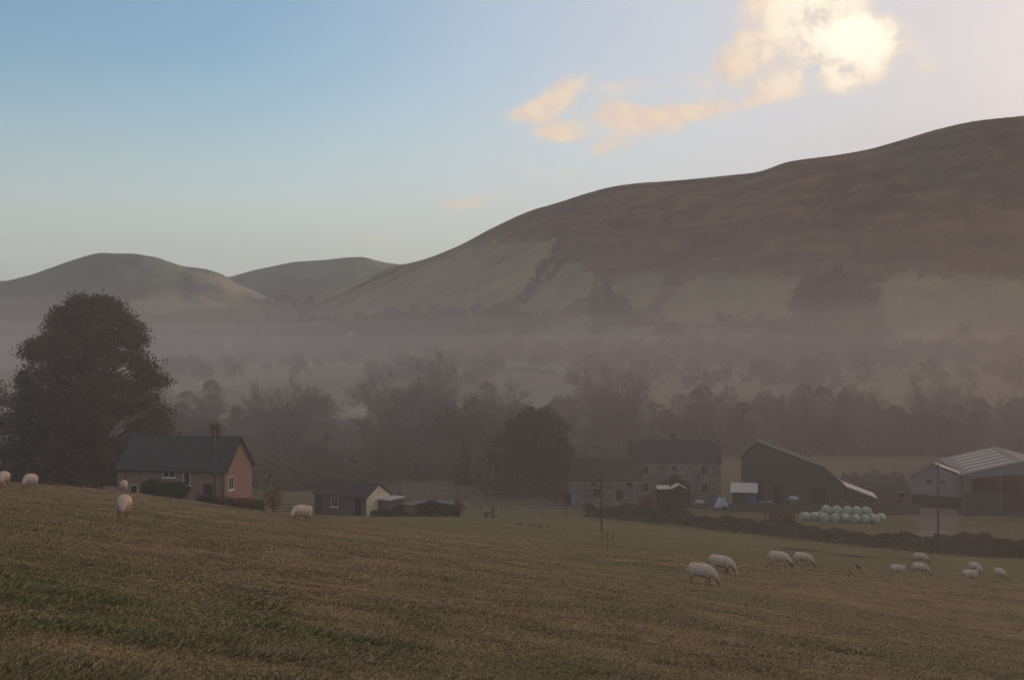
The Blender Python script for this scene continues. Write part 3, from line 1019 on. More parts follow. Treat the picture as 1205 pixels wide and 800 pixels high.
# trees and woods further off
far_a = broad_tree('field_tree', 61, 11, LEAF['twig'], per_end=4, size=.95, aspect=.5, sig=.6, kids=(8, 5, 3), spread=(1.0, .75, .65), up=.05, trunk=.22)
far_b = broad_tree('field_tree', 62, 9, LEAF['twig'], per_end=5, size=.9, aspect=.6, sig=.6, kids=(8, 4, 3), spread=(1.1, .75, .65), up=.04, trunk=.18)
SPOTS = [(228, 440), (262, 436), (292, 432), (300, 428), (345, 437), (470, 431), (512, 433), (560, 426), (610, 428), (655, 424), (688, 421), (735, 428), (770, 422),
         (800, 423), (822, 425), (850, 424), (875, 421), (905, 425), (935, 421), (985, 423), (1010, 421), (1043, 404), (1076, 420), (1110, 421), (1138, 402), (1150, 421),
         (1190, 420), (782, 399), (791, 400), (850, 388), (700, 398), (560, 406), (578, 409), (640, 420), (390, 430), (420, 428), (330, 428)] + [(r_.uniform(200, 1230), r_.uniform(416, 437)) for _ in range(95)] + [(r_.uniform(650, 1235), r_.uniform(434, 462)) for _ in range(52)] + [(r_.uniform(200, 420), r_.uniform(436, 450)) for _ in range(14)] + [(r_.uniform(440, 590), r_.uniform(434, 455)) for _ in range(26)]
for i, (px, py) in enumerate(SPOTS):
    src = far_a if i % 2 == 0 else far_b
    o = src if i < 2 else copy_tree(src)
    p = near_py(px, py, 445)
    place(o, p, i * 1.7, r_.uniform(.65, 1.2), 'bare tree standing among the frosty pastures beyond the misty wood', 'tree', 'trees among the far pastures')


def woodland(label, poly, count, hgt, seed, leaf='twig', d0=450):
    """a far-off wood that reads as one mass"""
    rr = np.random.default_rng(seed)
    xs_, ys_ = zip(*poly)
    P = []; got = 0
    for _ in range(count * 12):
        if got >= count: break
        px = rr.uniform(min(xs_), max(xs_)); py = rr.uniform(min(ys_), max(ys_))
        if not inpoly(np.array([px]), np.array([py]), poly)[0]: continue
        q = near_py(px, py, d0, 2900, 260)
        h = hgt * rr.uniform(.6, 1.25); got += 1
        m = 130
        u = rr.normal(size=(m, 3)); u /= np.linalg.norm(u, axis=1, keepdims=True)
        u *= rr.uniform(.35, 1, (m, 1)) ** .6
        u = u * np.array([h * .38, h * .38, h * .46]) * (1 + .2 * rr.normal(size=(m, 1)))
        P.append(np.array(tuple(q)) + np.array([0, 0, h * .52]) + u)
    P = np.vstack(P)
    V, F = quads(P, rr.uniform(.6, 1.4, len(P)) * hgt * .13, .7, rr)
    o = link_mesh('woodland', np_mesh('woodland', V, F), LEAF[leaf])
    return tag(o, label, 'woodland', None, 'stuff')


woodland('dark wood across the foot of the right hill left of centre', [(402, 392), (430, 376), (470, 372), (520, 374), (600, 370), (640, 378), (650, 400), (560, 402), (520, 412), (400, 414)], 210, 12, 1)
woodland('misty belts of trees below the rounded left hill', [(190, 414), (190, 398), (260, 402), (300, 388), (380, 380), (410, 388), (400, 414)], 150, 12, 2)
woodland('dark plantation at the middle of the right hillside', [(928, 366), (942, 346), (958, 335), (985, 332), (1002, 341), (1022, 347), (1044, 360), (1020, 373), (992, 366), (962, 378)], 105, 10, 3)
woodland('small wood in a gully of the right hillside', [(690, 352), (712, 340), (722, 356), (735, 366), (760, 386), (700, 388)], 60, 10, 4)
woodland('scattered trees below the distant middle hill', [(295, 362), (330, 348), (365, 352), (370, 372), (330, 382), (300, 376)], 60, 12, 5)
woodland('thin line of trees climbing a gully on the right hill', [(608, 362), (622, 340), (650, 300), (656, 303), (632, 345), (618, 366)], 34, 8, 6)
woodland('misty trees along the valley floor below the right hill', [(760, 418), (800, 404), (860, 410), (900, 400), (1030, 404), (1040, 420), (900, 428)], 90, 10, 7)

# far hedgerows between the pastures
for i, (row, lab) in enumerate([
        ([(640, 421), (760, 418), (880, 415), (935, 416)], 'long dark hedgerow between pastures under the right hill'),
        ([(1040, 416), (1120, 412), (1206, 409)], 'dark hedgerow on the pale slope above the big barn'),
        ([(500, 417), (560, 414), (640, 415)], 'short hedgerow below the dark wood left of centre'),
        ([(200, 428), (300, 424), (400, 420)], 'misty hedgerow crossing the pale left pastures'),
        ([(560, 440), (610, 437), (660, 442)], 'hedgerow in the pale gap left of the barn trees'),
        ([(740, 384), (840, 386), (930, 388)], 'faint field boundary halfway up the right slope'),
        ([(362, 366), (400, 349), (440, 330), (472, 318)], 'hedgerow running up the left shoulder of the right hill')]):
    pts = []
    for (a, b) in zip(row[:-1], row[1:]):
        for t in np.linspace(0, 1, 9)[:-1]:
            pts.append(near_py(a[0] + (b[0] - a[0]) * t, a[1] + (b[1] - a[1]) * t, 430, 2800, 900))
    hedge('hedgerow', pts, 3.0, 2.6, LEAF['twig'], 10, 1.3, lab, 70 + i, .4)
# ------------------------------------------------------------------ building materials


def slate_extra(T, vec, col):
    b = T.n('ShaderNodeTexBrick')
    T.put(b.inputs['Vector'], vec)
    b.inputs['Scale'].default_value = 2.2
    b.inputs['Color1'].default_value = (1, 1, 1, 1); b.inputs['Color2'].default_value = (.72, .72, .72, 1); b.inputs['Mortar'].default_value = (.5, .5, .5, 1)
    b.inputs['Mortar Size'].default_value = 0.03
    return T.mix(1.0, col, b.outputs['Color'], 'MULTIPLY')


def corrugated_extra(T, vec, col):
    w = T.n('ShaderNodeTexWave')
    T.put(w.inputs['Vector'], vec)
    w.inputs['Scale'].default_value = 1.1
    w.inputs['Distortion'].default_value = 0.0
    k = T.maprange(w.outputs['Fac'], 0, 1, .78, 1.12)
    return T.mix(1.0, col, T.xyz(k, k, k), 'MULTIPLY')


def stone_extra(T, vec, col):
    v = T.n('ShaderNodeTexVoronoi')
    T.put(v.inputs['Vector'], T.vmath('MULTIPLY', vec, (1, 1, 1.7)))
    v.inputs['Scale'].default_value = 3.2
    k = T.math('MULTIPLY_ADD', v.outputs['Distance'], -.55, 1.15)
    col = T.mix(1.0, col, T.xyz(k, k, k), 'MULTIPLY')
    s = T.n('ShaderNodeSeparateColor'); T.put(s.inputs[0], v.outputs['Color'])
    k2 = T.maprange(s.outputs[0], 0, 1, .7, 1.35)
    return T.mix(1.0, col, T.xyz(k2, k2, k2), 'MULTIPLY')


def brick_extra(T, vec, col):
    b = T.n('ShaderNodeTexBrick')
    sw = T.n('ShaderNodeSeparateXYZ'); T.put(sw.inputs[0], vec)
    T.put(b.inputs['Vector'], T.xyz(T.math('ADD', sw.outputs[0], sw.outputs[1]), sw.outputs[2], 0.0))
    b.inputs['Scale'].default_value = 3.4
    b.inputs['Color1'].default_value = (1.05, 1, 1, 1); b.inputs['Color2'].default_value = (.84, .82, .82, 1); b.inputs['Mortar'].default_value = (1.0, 1.04, 1.06, 1)
    b.inputs['Mortar Size'].default_value = 0.018
    return T.mix(1.0, col, b.outputs['Color'], 'MULTIPLY')


SLATE = material('dark_slate', (0.060, 0.062, 0.068), .8, .25, 4.0, .15, base2=(0.075, 0.070, 0.068), scale2=.6, extra=slate_extra)
SLATE_OLD = material('old_slate', (0.075, 0.060, 0.055), .85, .3, 3.0, .1, base2=(0.10, 0.075, 0.062), scale2=.7, extra=slate_extra)
BRICKP = material('pinkish_brick', (0.36, 0.215, 0.178), .9, .15, 2.5, .1, base2=(0.36, 0.20, 0.165), scale2=.8, extra=brick_extra)
CREAM = material('cream_render', (0.84, 0.72, 0.50), .9, .08, 1.4, .1, base2=(0.76, 0.64, 0.44), scale2=.7)
BROWNR = material('brown_render', (0.16, 0.115, 0.095), .9, .2, 1.8, .1)
STONE = material('rubble_stone', (0.26, 0.225, 0.20), .95, .3, 1.6, .1, base2=(0.19, 0.17, 0.15), scale2=.5, extra=stone_extra)
WHITE = material('white_paint', (0.80, 0.79, 0.77), .5, .05, 4.0, .4)
GLASSD = material('window_glass', (0.020, 0.024, 0.028), .08, .1, 1.0, .6)
DARKW = material('dark_boarding', (0.060, 0.048, 0.042), .9, .35, 2.4, .1, stretch=(6, 6, .5))
BOARDING = material('weathered_boarding', (0.085, 0.066, 0.058), .9, .4, 1.6, .1, stretch=(6, 6, .35))
SHEETG = material('grey_green_sheeting', (0.21, 0.225, 0.215), .7, .12, 1.0, .25, extra=corrugated_extra)
ROOFG = material('grey_corrugated_roof', (0.20, 0.19, 0.20), .75, .2, .8, .2, extra=corrugated_extra)
ROOFD = material('dark_sheet_roof', (0.085, 0.080, 0.080), .8, .25, .7, .15, extra=corrugated_extra)
PALER = material('pale_roof_sheet', (0.62, 0.56, 0.55), .6, .1, 1.0, .3, extra=corrugated_extra)
VERGE = material('pale_verge', (0.40, 0.42, 0.42), .6, .1, 2.0, .3)
WOODP = material('weathered_wood', (0.150, 0.110, 0.080), .9, .3, 3.0, .1, stretch=(8, 8, .7))
POLEM = material('creosoted_pole', (0.125, 0.088, 0.065), .9, .3, 3.0, .1, stretch=(8, 8, .5))
BRICKD = material('chimney_brick', (0.13, 0.085, 0.070), .9, .3, 4.0, .1)
CLAY = material('clay_pot', (0.30, 0.15, 0.09), .8, .2, 5.0, .2)
BLUEP = material('blue_paint', (0.060, 0.155, 0.30), .6, .15, 2.0, .3)
GREENP = material('green_tank', (0.035, 0.150, 0.060), .5, .12, 2.0, .35)
GREYM = material('galvanised_steel', (0.42, 0.43, 0.43), .45, .15, 4.0, .4)
DARKI = material('dark_interior', (0.020, 0.018, 0.017), .95, .2, 2.0, .05)
REDP = material('faded_red_paint', (0.19, 0.050, 0.038), .55, .2, 3.0, .35)
RUBBER = material('black_rubber', (0.028, 0.028, 0.030), .8, .2, 5.0, .25)
WRAP = material('bale_wrap', (0.42, 0.43, 0.34), .45, .10, 3.0, .45, base2=(0.34, 0.36, 0.28), scale2=1.2, bump=.02)
SHEETB = material('pale_blue_sheet', (0.45, 0.58, 0.66), .55, .1, 2.0, .35)
MUD = material('pale_mud', (0.165, 0.125, 0.105), .9, .4, 1.2, .1, base2=(0.10, 0.080, 0.062), scale2=.5)
TARMAC = material('worn_tarmac', (0.115, 0.115, 0.125), .85, .2, 2.0, .2)
SILVER = material('silver_paint', (0.50, 0.53, 0.52), .3, .05, 2.0, .5, metallic=.3)
BLACKS = material('black_sheet', (0.050, 0.044, 0.044), .5, .3, 1.2, .3)
SOIL = material('dark_soil', (0.060, 0.044, 0.032), .95, .3, 5.0, .05)


def window(root, face, u, z, w, h, off, frame=WHITE, bars=1, sill=True, transom=True):
    """face: 'front' (-Y), 'right' (+X); u along the wall, z of the centre, off = where the wall plane is"""
    t = .07; pr = .035
    M = Matrix.Translation((u, off, z)) if face == 'front' else Matrix.Translation((off, u, z)) @ Matrix.Rotation(R(90), 4, 'Z')
    f = MB()
    f.box(-w / 2, -w / 2 + t, -pr, .06, -h / 2, h / 2, M).box(w / 2 - t, w / 2, -pr, .06, -h / 2, h / 2, M)
    f.box(-w / 2 + t, w / 2 - t, -pr, .06, h / 2 - t, h / 2, M).box(-w / 2 + t, w / 2 - t, -pr, .06, -h / 2, -h / 2 + t, M)
    for b in range(bars):
        x = -w / 2 + w * (b + 1) / (bars + 1)
        f.box(x - .025, x + .025, -pr + .005, .05, -h / 2 + t, h / 2 - t, M)
    fo = f.build('window', frame, root)
    MB().box(-w / 2 + t, w / 2 - t, -.012, .02, -h / 2 + t, h / 2 - t, M).build('pane', GLASSD, fo)
    if sill:
        MB().box(-w / 2 - .08, w / 2 + .08, -.14, .02, -h / 2 - .09, -h / 2 - .002, M).build('sill', frame, fo)
    return fo


def gable_house(name, loc, rz, L, Wd, eave, rise, wall, roofm, label, cat, over=.25, deep=2.0, rt=.13):
    """a pitched-roof building: long side along local X, front towards local -Y"""
    root = empty(name, loc, rz, label, cat)
    MB().prism([(-Wd / 2, -deep), (Wd / 2, -deep), (Wd / 2, eave), (0, eave + rise), (-Wd / 2, eave)], -L / 2, L / 2, 'X').build('wall', wall, root)
    k = rise / (Wd / 2)
    e = over
    prof = [(-Wd / 2 - e, eave - k * e + .03), (0, eave + rise + .03), (Wd / 2 + e, eave - k * e + .03), (Wd / 2 + e, eave - k * e + .03 + rt), (0, eave + rise + .03 + rt), (-Wd / 2 - e, eave - k * e + .03 + rt)]
    roof = MB().prism(prof, -L / 2 - e, L / 2 + e, 'X').build('roof', roofm, root)
    return root, roof


def chimney(roof, x, y, z0, z1, w=.8, d=.6, pots=2, m=None):
    c = MB().box(x - w / 2, x + w / 2, y - d / 2, y + d / 2, z0, z1).box(x - w / 2 - .06, x + w / 2 + .06, y - d / 2 - .06, y + d / 2 + .06, z1, z1 + .12).build('chimney', m or BRICKD, roof)
    # pots are modelled with the stack: one small tapering tube each
    return c


# --- pink brick house at the left
px0, Y0 = 265, 126
cor = at(px0, Y0)
phi = R(10)
hc = Vector((cor.x, cor.y, 0)) + Vector((-math.cos(phi), math.sin(phi), 0)) * 5.9 + Vector((math.sin(phi), math.cos(phi), 0)) * 3.6
zb = -16.75
house, hroof = gable_house('brick_house', (hc.x, hc.y, zb), -phi, 11.8, 7.2, 3.45, 3.05, BRICKP, SLATE, 'pink brick house with long dark slate roof and one chimney in front of the wood', 'house', .28)
window(house, 'front', -.2, 2.95, 1.35, .62, -3.6, bars=1)
window(house, 'front', 1.75, 2.55, .75, 1.35, -3.6, bars=0)
window(house, 'front', -4.1, 1.2, .9, 1.2, -3.6, bars=0)
window(house, 'right', -2.1, 2.0, 1.25, 1.35, 5.9, bars=1)
MB().tube([(-5.0, -3.68, -1), (-5.0, -3.68, 3.3)], .05, 6).build('downpipe', RUBBER, house)
MB().tube([(5.6, -3.68, -1), (5.6, -3.68, 3.3)], .05, 6).build('downpipe', RUBBER, house)
MB().tube([(-6.1, -3.96, 3.28), (6.1, -3.96, 3.28)], .07, 6).build('gutter', RUBBER, house)
MB().box(3.55, 4.55, -3.66, -3.58, -1, 2.05).build('door', DARKW, house)
c_ = chimney(hroof, 3.35, 0, 5.9, 7.75, .95, .65)
MB().tube([(3.15, 0, 7.8), (3.15, 0, 8.15)], [.13, .10], 8).tube([(3.55, 0, 7.8), (3.55, 0, 8.15)], [.13, .10], 8).build('chimney_pot', CLAY, hroof)
MB().box(6.2, 6.26, -.01, .01, 0, .01)
k = 3.05 / 3.6
MB().prism([(-3.9, 3.45 - k * .3 - .14), (0, 6.5 - .14), (3.9, 3.45 - k * .3 - .14), (3.9, 3.45 - k * .3 + .02), (0, 6.5 + .02), (-3.9, 3.45 - k * .3 + .02)], 6.185, 6.215, 'X').build('bargeboard', DARKW, hroof)

# --- dark-roofed outbuilding with the cream gable
g0 = at(431, 156)
ph2 = R(36)
oc = Vector((g0.x, g0.y, 0)) + Vector((-math.cos(ph2), math.sin(ph2), 0)) * 4.6 + Vector((math.sin(ph2), math.cos(ph2), 0)) * 2.3
ozb = -22.1
outb, oroof = gable_house('outbuilding', (oc.x, oc.y, ozb), -ph2, 9.2, 4.6, 2.15, 1.5, BROWNR, SLATE, 'low outbuilding with black slate roof and a cream end wall right of the pink house', 'outbuilding', .22)
MB().prism([(-2.28, -1.0), (2.28, -1.0), (2.28, 2.12), (0, 3.60), (-2.28, 2.12)], 4.6, 4.64, 'X').build('gable_wall', CREAM, outb)
window(outb, 'front', -.9, 1.25, 1.25, 1.25, -2.3, bars=1)
MB().box(2.7, 3.7, -2.34, -2.29, -.5, 1.95).build('door', DARKI, outb)
MB().box(-4.2, -3.2, -2.34, -2.29, -.5, 1.9).build('door', DARKW, outb)
ln = MB().box(4.66, 6.7, -.2, 2.3, -.8, 1.75).build('lean_to', BROWNR, outb)
MB().prism([(-.4, 1.78), (2.5, 1.95), (2.5, 2.05), (-.4, 1.88)], 4.66, 6.95, 'X').build('lean_to_roof', VERGE, ln)

# --- stone barn
bx = (672 - 602.5) / FPX * 196
sb, sroof = gable_house('stone_barn', (bx + 5.6, 199, -26.2), R(1), 11.2, 6.4, 4.0, 3.0, STONE, SLATE_OLD, 'long stone barn with sagging rusty slate roof left of the farmhouse', 'barn', .2)
window(sb, 'front', 2.0, 1.7, 1.05, 1.6, -3.2, DARKW, 1, False)
window(sb, 'front', -1.6, 2.0, 1.1, 1.3, -3.2, DARKW, 1, False)
for u in (-2.1, 3.6):
    MB().box(u - .35, u + .35, -3.225, -3.19, 3.1, 3.78).build('vent', DARKI, sb)
MB().box(-5.62, 5.62, -3.26, -3.19, 3.62, 3.80).build('wall_plate', material('pale_lime', (.34, .30, .27), .9, .25, 2.0), sb)

# --- farmhouse
fx = (745 - 602.5) / FPX * 206
FH_W = 14.6
fh, froof = gable_house('stone_farmhouse', (fx + FH_W / 2, 209, -26.6), R(-1), FH_W, 6.6, 6.3, 3.3, STONE, SLATE, 'two storey stone farmhouse with three chimneys and a gabled porch', 'farmhouse', .2)
for (u, z, w, h) in ((-5.2, 4.95, .95, 1.35), (-.4, 5.2, .8, 1.0), (4.6, 4.95, 1.0, 1.5), (-5.2, 2.1, .95, 1.5), (4.6, 2.0, 1.1, 1.6)):
    window(fh, 'front', u, z, w, h, -3.3, material('dull_window_paint', (.24, .23, .22), .7, .1, 3.0), 1, True)
chimney(froof, -6.6, 0, 9.0, 11.2, 1.1, .7, m=STONE)
chimney(froof, -.2, 0, 9.2, 10.7, .9, .6, m=BRICKD)
chimney(froof, 6.5, 0, 9.0, 10.9, 1.0, .7, m=STONE)
for x in (-6.85, -6.35, -.2, 6.5):
    MB().tube([(x, 0, 10.7 if x == -.2 else 10.9), (x, 0, 11.6 if x < -1 else 11.2)], [.14, .11], 8).build('chimney_pot', CLAY, froof)
po = MB().prism([(-2.2, -1), (2.2, -1), (2.2, 2.6), (0, 4.2), (-2.2, 2.6)], -6.0, -3.31, 'Y').build('porch', DARKW, fh)
po.location = (-.4, 0, 0)
MB().prism([(-2.6, 2.36), (0, 4.28), (2.6, 2.36), (2.6, 2.50), (0, 4.42), (-2.6, 2.50)], -6.3, -3.31, 'Y').build('porch_roof', SLATE_OLD, po)
MB().box(-.55, .55, -6.04, -5.99, -.5, 2.0).build('door', GLASSD, po)

# --- open shed with two pale roofs in front of the farmhouse
sx = at(790, 200)
op = empty('open_shed', (sx.x, sx.y, sx.z + .2), 0, 'small dark open shed with two pale sheet roofs in front of the farmhouse porch', 'shed')
m = MB()
for x in (-1.9, 0, 1.9):
    m.box(x - .06, x + .06, -.9, -.78, -.6, 2.55).box(x - .06, x + .06, .78, .9, -.6, 2.75)
m.build('post', DARKW, op)
op.scale = (1.12, 1.12, 1.2)
MB().box(-1.95, 1.95, .905, .95, -.6, 2.7).box(-1.95, -1.9, -.75, .9, -.6, 2.5).box(1.9, 1.95, -.75, .9, -.6, 2.5).build('wall', DARKW, op)
MB().box(-1.8, 1.8, -.4, .6, -.5, 1.1).build('stored_boards', DARKI, op)
MB().prism([(-1.2, 2.58), (1.2, 2.82), (1.2, 2.90), (-1.2, 2.66)], -2.15, -.22, 'X').build('flat_roof', PALER, op)
MB().prism([(-.1, 2.60), (1.0, 3.15), (2.1, 2.60), (2.1, 2.68), (1.0, 3.23), (-.1, 2.68)], -1.2, 1.2, 'Y').build('pitched_roof', PALER, op)

# --- big boarded barn with the long right slope
bb0 = at(876, 203)
BXS = 203 / FPX
base = -26.9


def bpt(px, py): return ((px - 872) * BXS, (400 - py) * BXS - base)


prof = [bpt(866, 541), bpt(890, 520), bpt(966, 548), bpt(993, 572)]
wallp = [(0.0, -1.5), (bpt(991, 0)[0], -1.5), (bpt(991, 572)[0], prof[3][1] - .02), (prof[2][0], prof[2][1] - .1), (prof[1][0], prof[1][1] - .1), (0.0, prof[0][1] - .1)]
barn = empty('boarded_barn', ((872 - 602.5) * BXS, 203, base), R(-11), 'large dark boarded barn with pale roof edge sloping far down to the right', 'barn')
MB().prism(wallp, 0, 6, 'Y').build('wall', BOARDING, barn)
rp = [(a, b + .02) for a, b in prof]
MB().prism(rp + [(a, b + .16) for a, b in reversed(rp)], -.45, 6.3, 'Y').build('roof', ROOFD, barn)
vp = [(prof[1][0] + .1, prof[1][1] + .20), (prof[2][0], prof[2][1] + .20)]
MB().prism(vp + [(a, b + .14) for a, b in reversed(vp)], -.55, -.40, 'Y').build('verge_board', VERGE, barn)
for k, (a, b, zt) in enumerate(((2.1, 3.6, 3.8), (5.2, 6.8, 3.2), (11.2, 13.4, 3.0))):
    MB().box(a, b, -.05, .02, -1.2, zt).build('opening', DARKI, barn)
for x in (0.4, 4.2, 7.6, 10.2, 14.2):
    MB().box(x - .12, x + .12, -.11, .02, -1.2, 4.6 if x < 12 else 3.2).build('post', WOODP, barn)
lt = MB().prism([(bpt(992, 0)[0], -1.2), (bpt(1026, 0)[0], -1.2), (bpt(1026, 583)[0], bpt(0, 584)[1]), (bpt(992, 571)[0], bpt(0, 571)[1])], .5, 6.5, 'Y').build('lean_to', DARKW, barn)
lp = [bpt(990, 569.5), bpt(1027, 583)]
MB().prism(lp + [(a, b + .14) for a, b in reversed(lp)], .1, 6.9, 'Y').build('lean_to_roof', PALER, lt)

# --- blue and white shed
q = at(876, 200)
bs_scale = 1.36
bs = empty('small_shed', (q.x, q.y, q.z), R(-12), 'small shed with bright pale roof and a blue door', 'shed')
MB().prism([(-1.0, -.8), (1.0, -.8), (1.0, 2.75), (-1.0, 2.35)], -1.4, 1.4, 'X').build('wall', DARKW, bs)
MB().prism([(-1.75, 2.17), (1.35, 2.95), (1.35, 3.03), (-1.75, 2.25)], -1.7, 1.65, 'X').build('roof', PALER, bs)
MB().box(.45, 1.45, -1.06, -1.0, -.35, 2.0).build('door', BLUEP, bs)
MB().box(-1.46, -1.4, -.95, .95, -.4, 1.9).build('side_panel', DARKW, bs)
bs.scale = (1.28, 1.28, bs_scale)

# --- green tank with pale lid, white cube tank, yard oddments
q = at(934, 201)
tk = empty('oil_tank', (q.x, q.y, q.z), 0, 'green oil tank with white lid against the boarded barn', 'tank')
MB().prism([(-.75, .1), (.75, .1), (.85, .5), (.85, 1.6), (.7, 1.8), (-.7, 1.8), (-.85, 1.6), (-.85, .5)], -.6, .6, 'Y').build('body', GREENP, tk)
MB().prism([(-.78, 1.81), (.78, 1.81), (.5, 2.15), (-.5, 2.15)], -.65, .65, 'Y').build('lid', WHITE, tk)
MB().box(-.8, .8, -.5, .5, -.4, .1).build('plinth', STONE, tk)
q = at(995, 201)
ib = empty('cube_tank', (q.x, q.y, q.z), R(15), 'white plastic cube tank in a wire cage beside the barn lean to', 'tank')
MB().prism([(-.55, .15), (.55, .15), (.55, 1.0), (.40, 1.22), (-.40, 1.22), (-.55, 1.0)], -.5, .5, 'Y').build('container', WHITE, ib)
m = MB()
for x in (-.58, -.2, .2, .58):
    m.box(x - .02, x + .02, -.56, -.53, .1, 1.15).box(x - .02, x + .02, .53, .56, .1, 1.15)
for z in (.15, .6, 1.05):
    m.box(-.6, .6, -.585, -.565, z - .02, z + .02)
m.build('cage', GREYM, ib)
MB().box(-.6, .6, -.55, .55, -.3, .1).build('pallet', WOODP, ib)

q = at(849, 199)
tr = empty('covered_trailer', (q.x, q.y, q.z), R(20), 'small trailer under a peaked pale blue sheet in the farmyard', 'trailer')
MB().prism([(-.95, .55), (.95, .55), (.35, 1.85), (-.25, 1.95)], -.6, .6, 'Y').build('sheet', SHEETB, tr)
MB().box(-1.1, 1.1, -.65, .65, .36, .53).build('chassis', GREYM, tr)
for s in (-1, 1):
    MB().tube([(0.1, s * .70, .33), (0.1, s * .86, .33)], .33, 14).build('wheel', RUBBER, tr)
MB().tube([(1.1, 0, .42), (2.0, 0, .36)], .05, 6).build('drawbar', GREYM, tr)

q = at(823, 201)
bn = empty('feed_bin', (q.x, q.y, q.z), R(5), 'low green feed bin with a pale lid right of the open shed', 'bin')
MB().prism([(-.6, 0), (.6, 0), (.7, .85), (-.7, .85)], -.45, .45, 'Y').build('body', GREENP, bn)
MB().prism([(-.76, .86), (.76, .86), (.6, 1.25), (-.6, 1.25)], -.5, .5, 'Y').build('lid', PALER, bn)


def car(loc, rz, paint, label):
    root = empty('parked_car', loc, rz, label, 'car')
    body = [(-1.95, .35), (1.95, .35), (1.98, .62), (1.85, .82), (1.0, .92), (-1.75, .98), (-1.98, .70)]
    cab = [(1.0, .90), (.35, 1.42), (-1.25, 1.45), (-1.82, .96)]
    me = MB().prism(body, -.82, .82, 'Y')
    b = me.build('body', paint, root)
    mod = b.modifiers.new('bevel', 'BEVEL'); mod.width = .08; mod.segments = 2
    c = MB().prism(cab, -.70, .70, 'Y').build('cabin', paint, root)
    for s in (-1, 1):
        MB().prism([(.80, .95), (.28, 1.34), (-1.18, 1.36), (-1.55, 1.0)], s * .712 - .008, s * .712 + .008, 'Y').build('side_window', GLASSD, c)
    MB().prism([(.98, .95), (.42, 1.38), (.46, 1.40), (1.03, .95)], -.62, .62, 'Y').build('windscreen', GLASSD, c)
    for x in (-1.25, 1.22):
        for s in (-1, 1):
            w = MB().tube([(x, s * .68, .32), (x, s * .86, .32)], .32, 16).build('wheel', RUBBER, root)
            MB().tube([(x, s * .855, .32), (x, s * .875, .32)], .19, 12).build('rim', GREYM, w)
    for s in (-1, 1):
        MB().box(1.90, 1.99, s * .6 - .14, s * .6 + .14, .58, .70).build('headlight', WHITE, root)
    return root


q = at(905, 199)
car((q.x, q.y, q.z + .02), R(-10), SILVER, 'pale silver car parked in the yard before the boarded barn')

# --- red tractor by the heap
q = at(1056, 206)
tt = empty('red_tractor', (q.x, q.y, q.z), R(160), 'old red tractor parked in the yard below the tyre covered heap', 'tractor')
MB().prism([(.0, .75), (1.75, .75), (1.80, 1.25), (1.6, 1.42), (.0, 1.5)], -.35, .35, 'Y').build('bonnet', REDP, tt)
cb = MB()
for x, s in ((-.1, -1), (-.1, 1), (-1.2, -1), (-1.2, 1)):
    cb.box(x - .05, x + .05, s * .6 - .05, s * .6 + .05, 1.0, 2.4)
cb.box(-1.3, .0, -.7, .7, 2.4, 2.52)
cab_ = cb.build('cab', REDP, tt)
MB().box(-1.2, -.1, -.56, .56, 1.1, 2.38).build('glazing', GLASSD, cab_)
MB().box(-1.3, .2, -.4, .4, .6, 1.08).build('gearbox', RUBBER, tt)
for s in (-1, 1):
    w = MB().tube([(-.8, s * .62, .78), (-.8, s * 1.02, .78)], .78, 20).build('rear_wheel', RUBBER, tt)
    MB().tube([(-.8, s * 1.01, .78), (-.8, s * 1.04, .78)], .42, 14).build('rim', REDP, w)
    MB().prism([(-1.65, 1.2), (-1.3, 1.66), (-.4, 1.68), (.1, 1.25), (.1, 1.18), (-.4, 1.6), (-1.3, 1.58), (-1.6, 1.15)], s * .82 - .22, s * .82 + .22, 'Y').build('mudguard', REDP, tt)
    w = MB().tube([(1.35, s * .52, .42), (1.35, s * .76, .42)], .42, 16).build('front_wheel', RUBBER, tt)
    MB().tube([(1.35, s * .755, .42), (1.35, s * .775, .42)], .22, 12).build('rim', GREYM, w)
MB().tube([(1.0, .2, 1.4), (1.0, .2, 2.15)], .05, 8).build('exhaust', RUBBER, tt)

# --- more yard clutter: tipping trailer, pallets, drums
q = at(1037, 200.5)
ft = empty('farm_trailer', (q.x, q.y, q.z), R(12), 'rusty brown tipping trailer in the yard between the barn lean to and the red tractor', 'trailer')
RUST = material('rusty_steel', (.13, .075, .055), .85, .4, 2.0, .2)
b0 = MB().box(-1.9, 1.9, -.95, .95, .75, .83)
for (x0, x1, y0, y1) in ((-1.9, 1.9, -.95, -.89), (-1.9, 1.9, .89, .95), (-1.9, -1.84, -.885, .885), (1.84, 1.9, -.885, .885)):
    b0.box(x0, x1, y0, y1, .835, 1.65)
for x in (-1.2, -.4, .4, 1.2):
    b0.box(x - .05, x + .05, -1.02, -.955, .75, 1.68)
b0.build('body', RUST, ft)
for s in (-1, 1):
    w = MB().tube([(-.5, s * .75, .42), (-.5, s * 1.0, .42)], .42, 16).build('wheel', RUBBER, ft)
    MB().tube([(-.5, s * .99, .42), (-.5, s * 1.02, .42)], .22, 12).build('rim', GREYM, w)
MB().tube([(1.9, 0, .7), (3.1, 0, .5)], .07, 8).build('drawbar', RUST, ft)
q = at(1066, 203)
q = at(1068, 201)
ps = empty('pallet_stack', (q.x, q.y, q.z), R(-8), 'leaning stack of grey pallets left of the sheeted shed', 'pallets')
for k in range(12):
    z = .16 * k
    m_ = MB()
    for x in (-.5, 0, .5):
        m_.box(x - .05, x + .05, -.5, .5, z, z + .09)
    for y in (-.45, -.22, 0, .22, .45):
        m_.box(-.6, .6, y - .06, y + .06, z + .093, z + .115)
    o_ = m_.build('pallet', WOODP, ps)
    o_.location = (.04 * math.sin(k * 2), .05 * math.cos(k), 0)
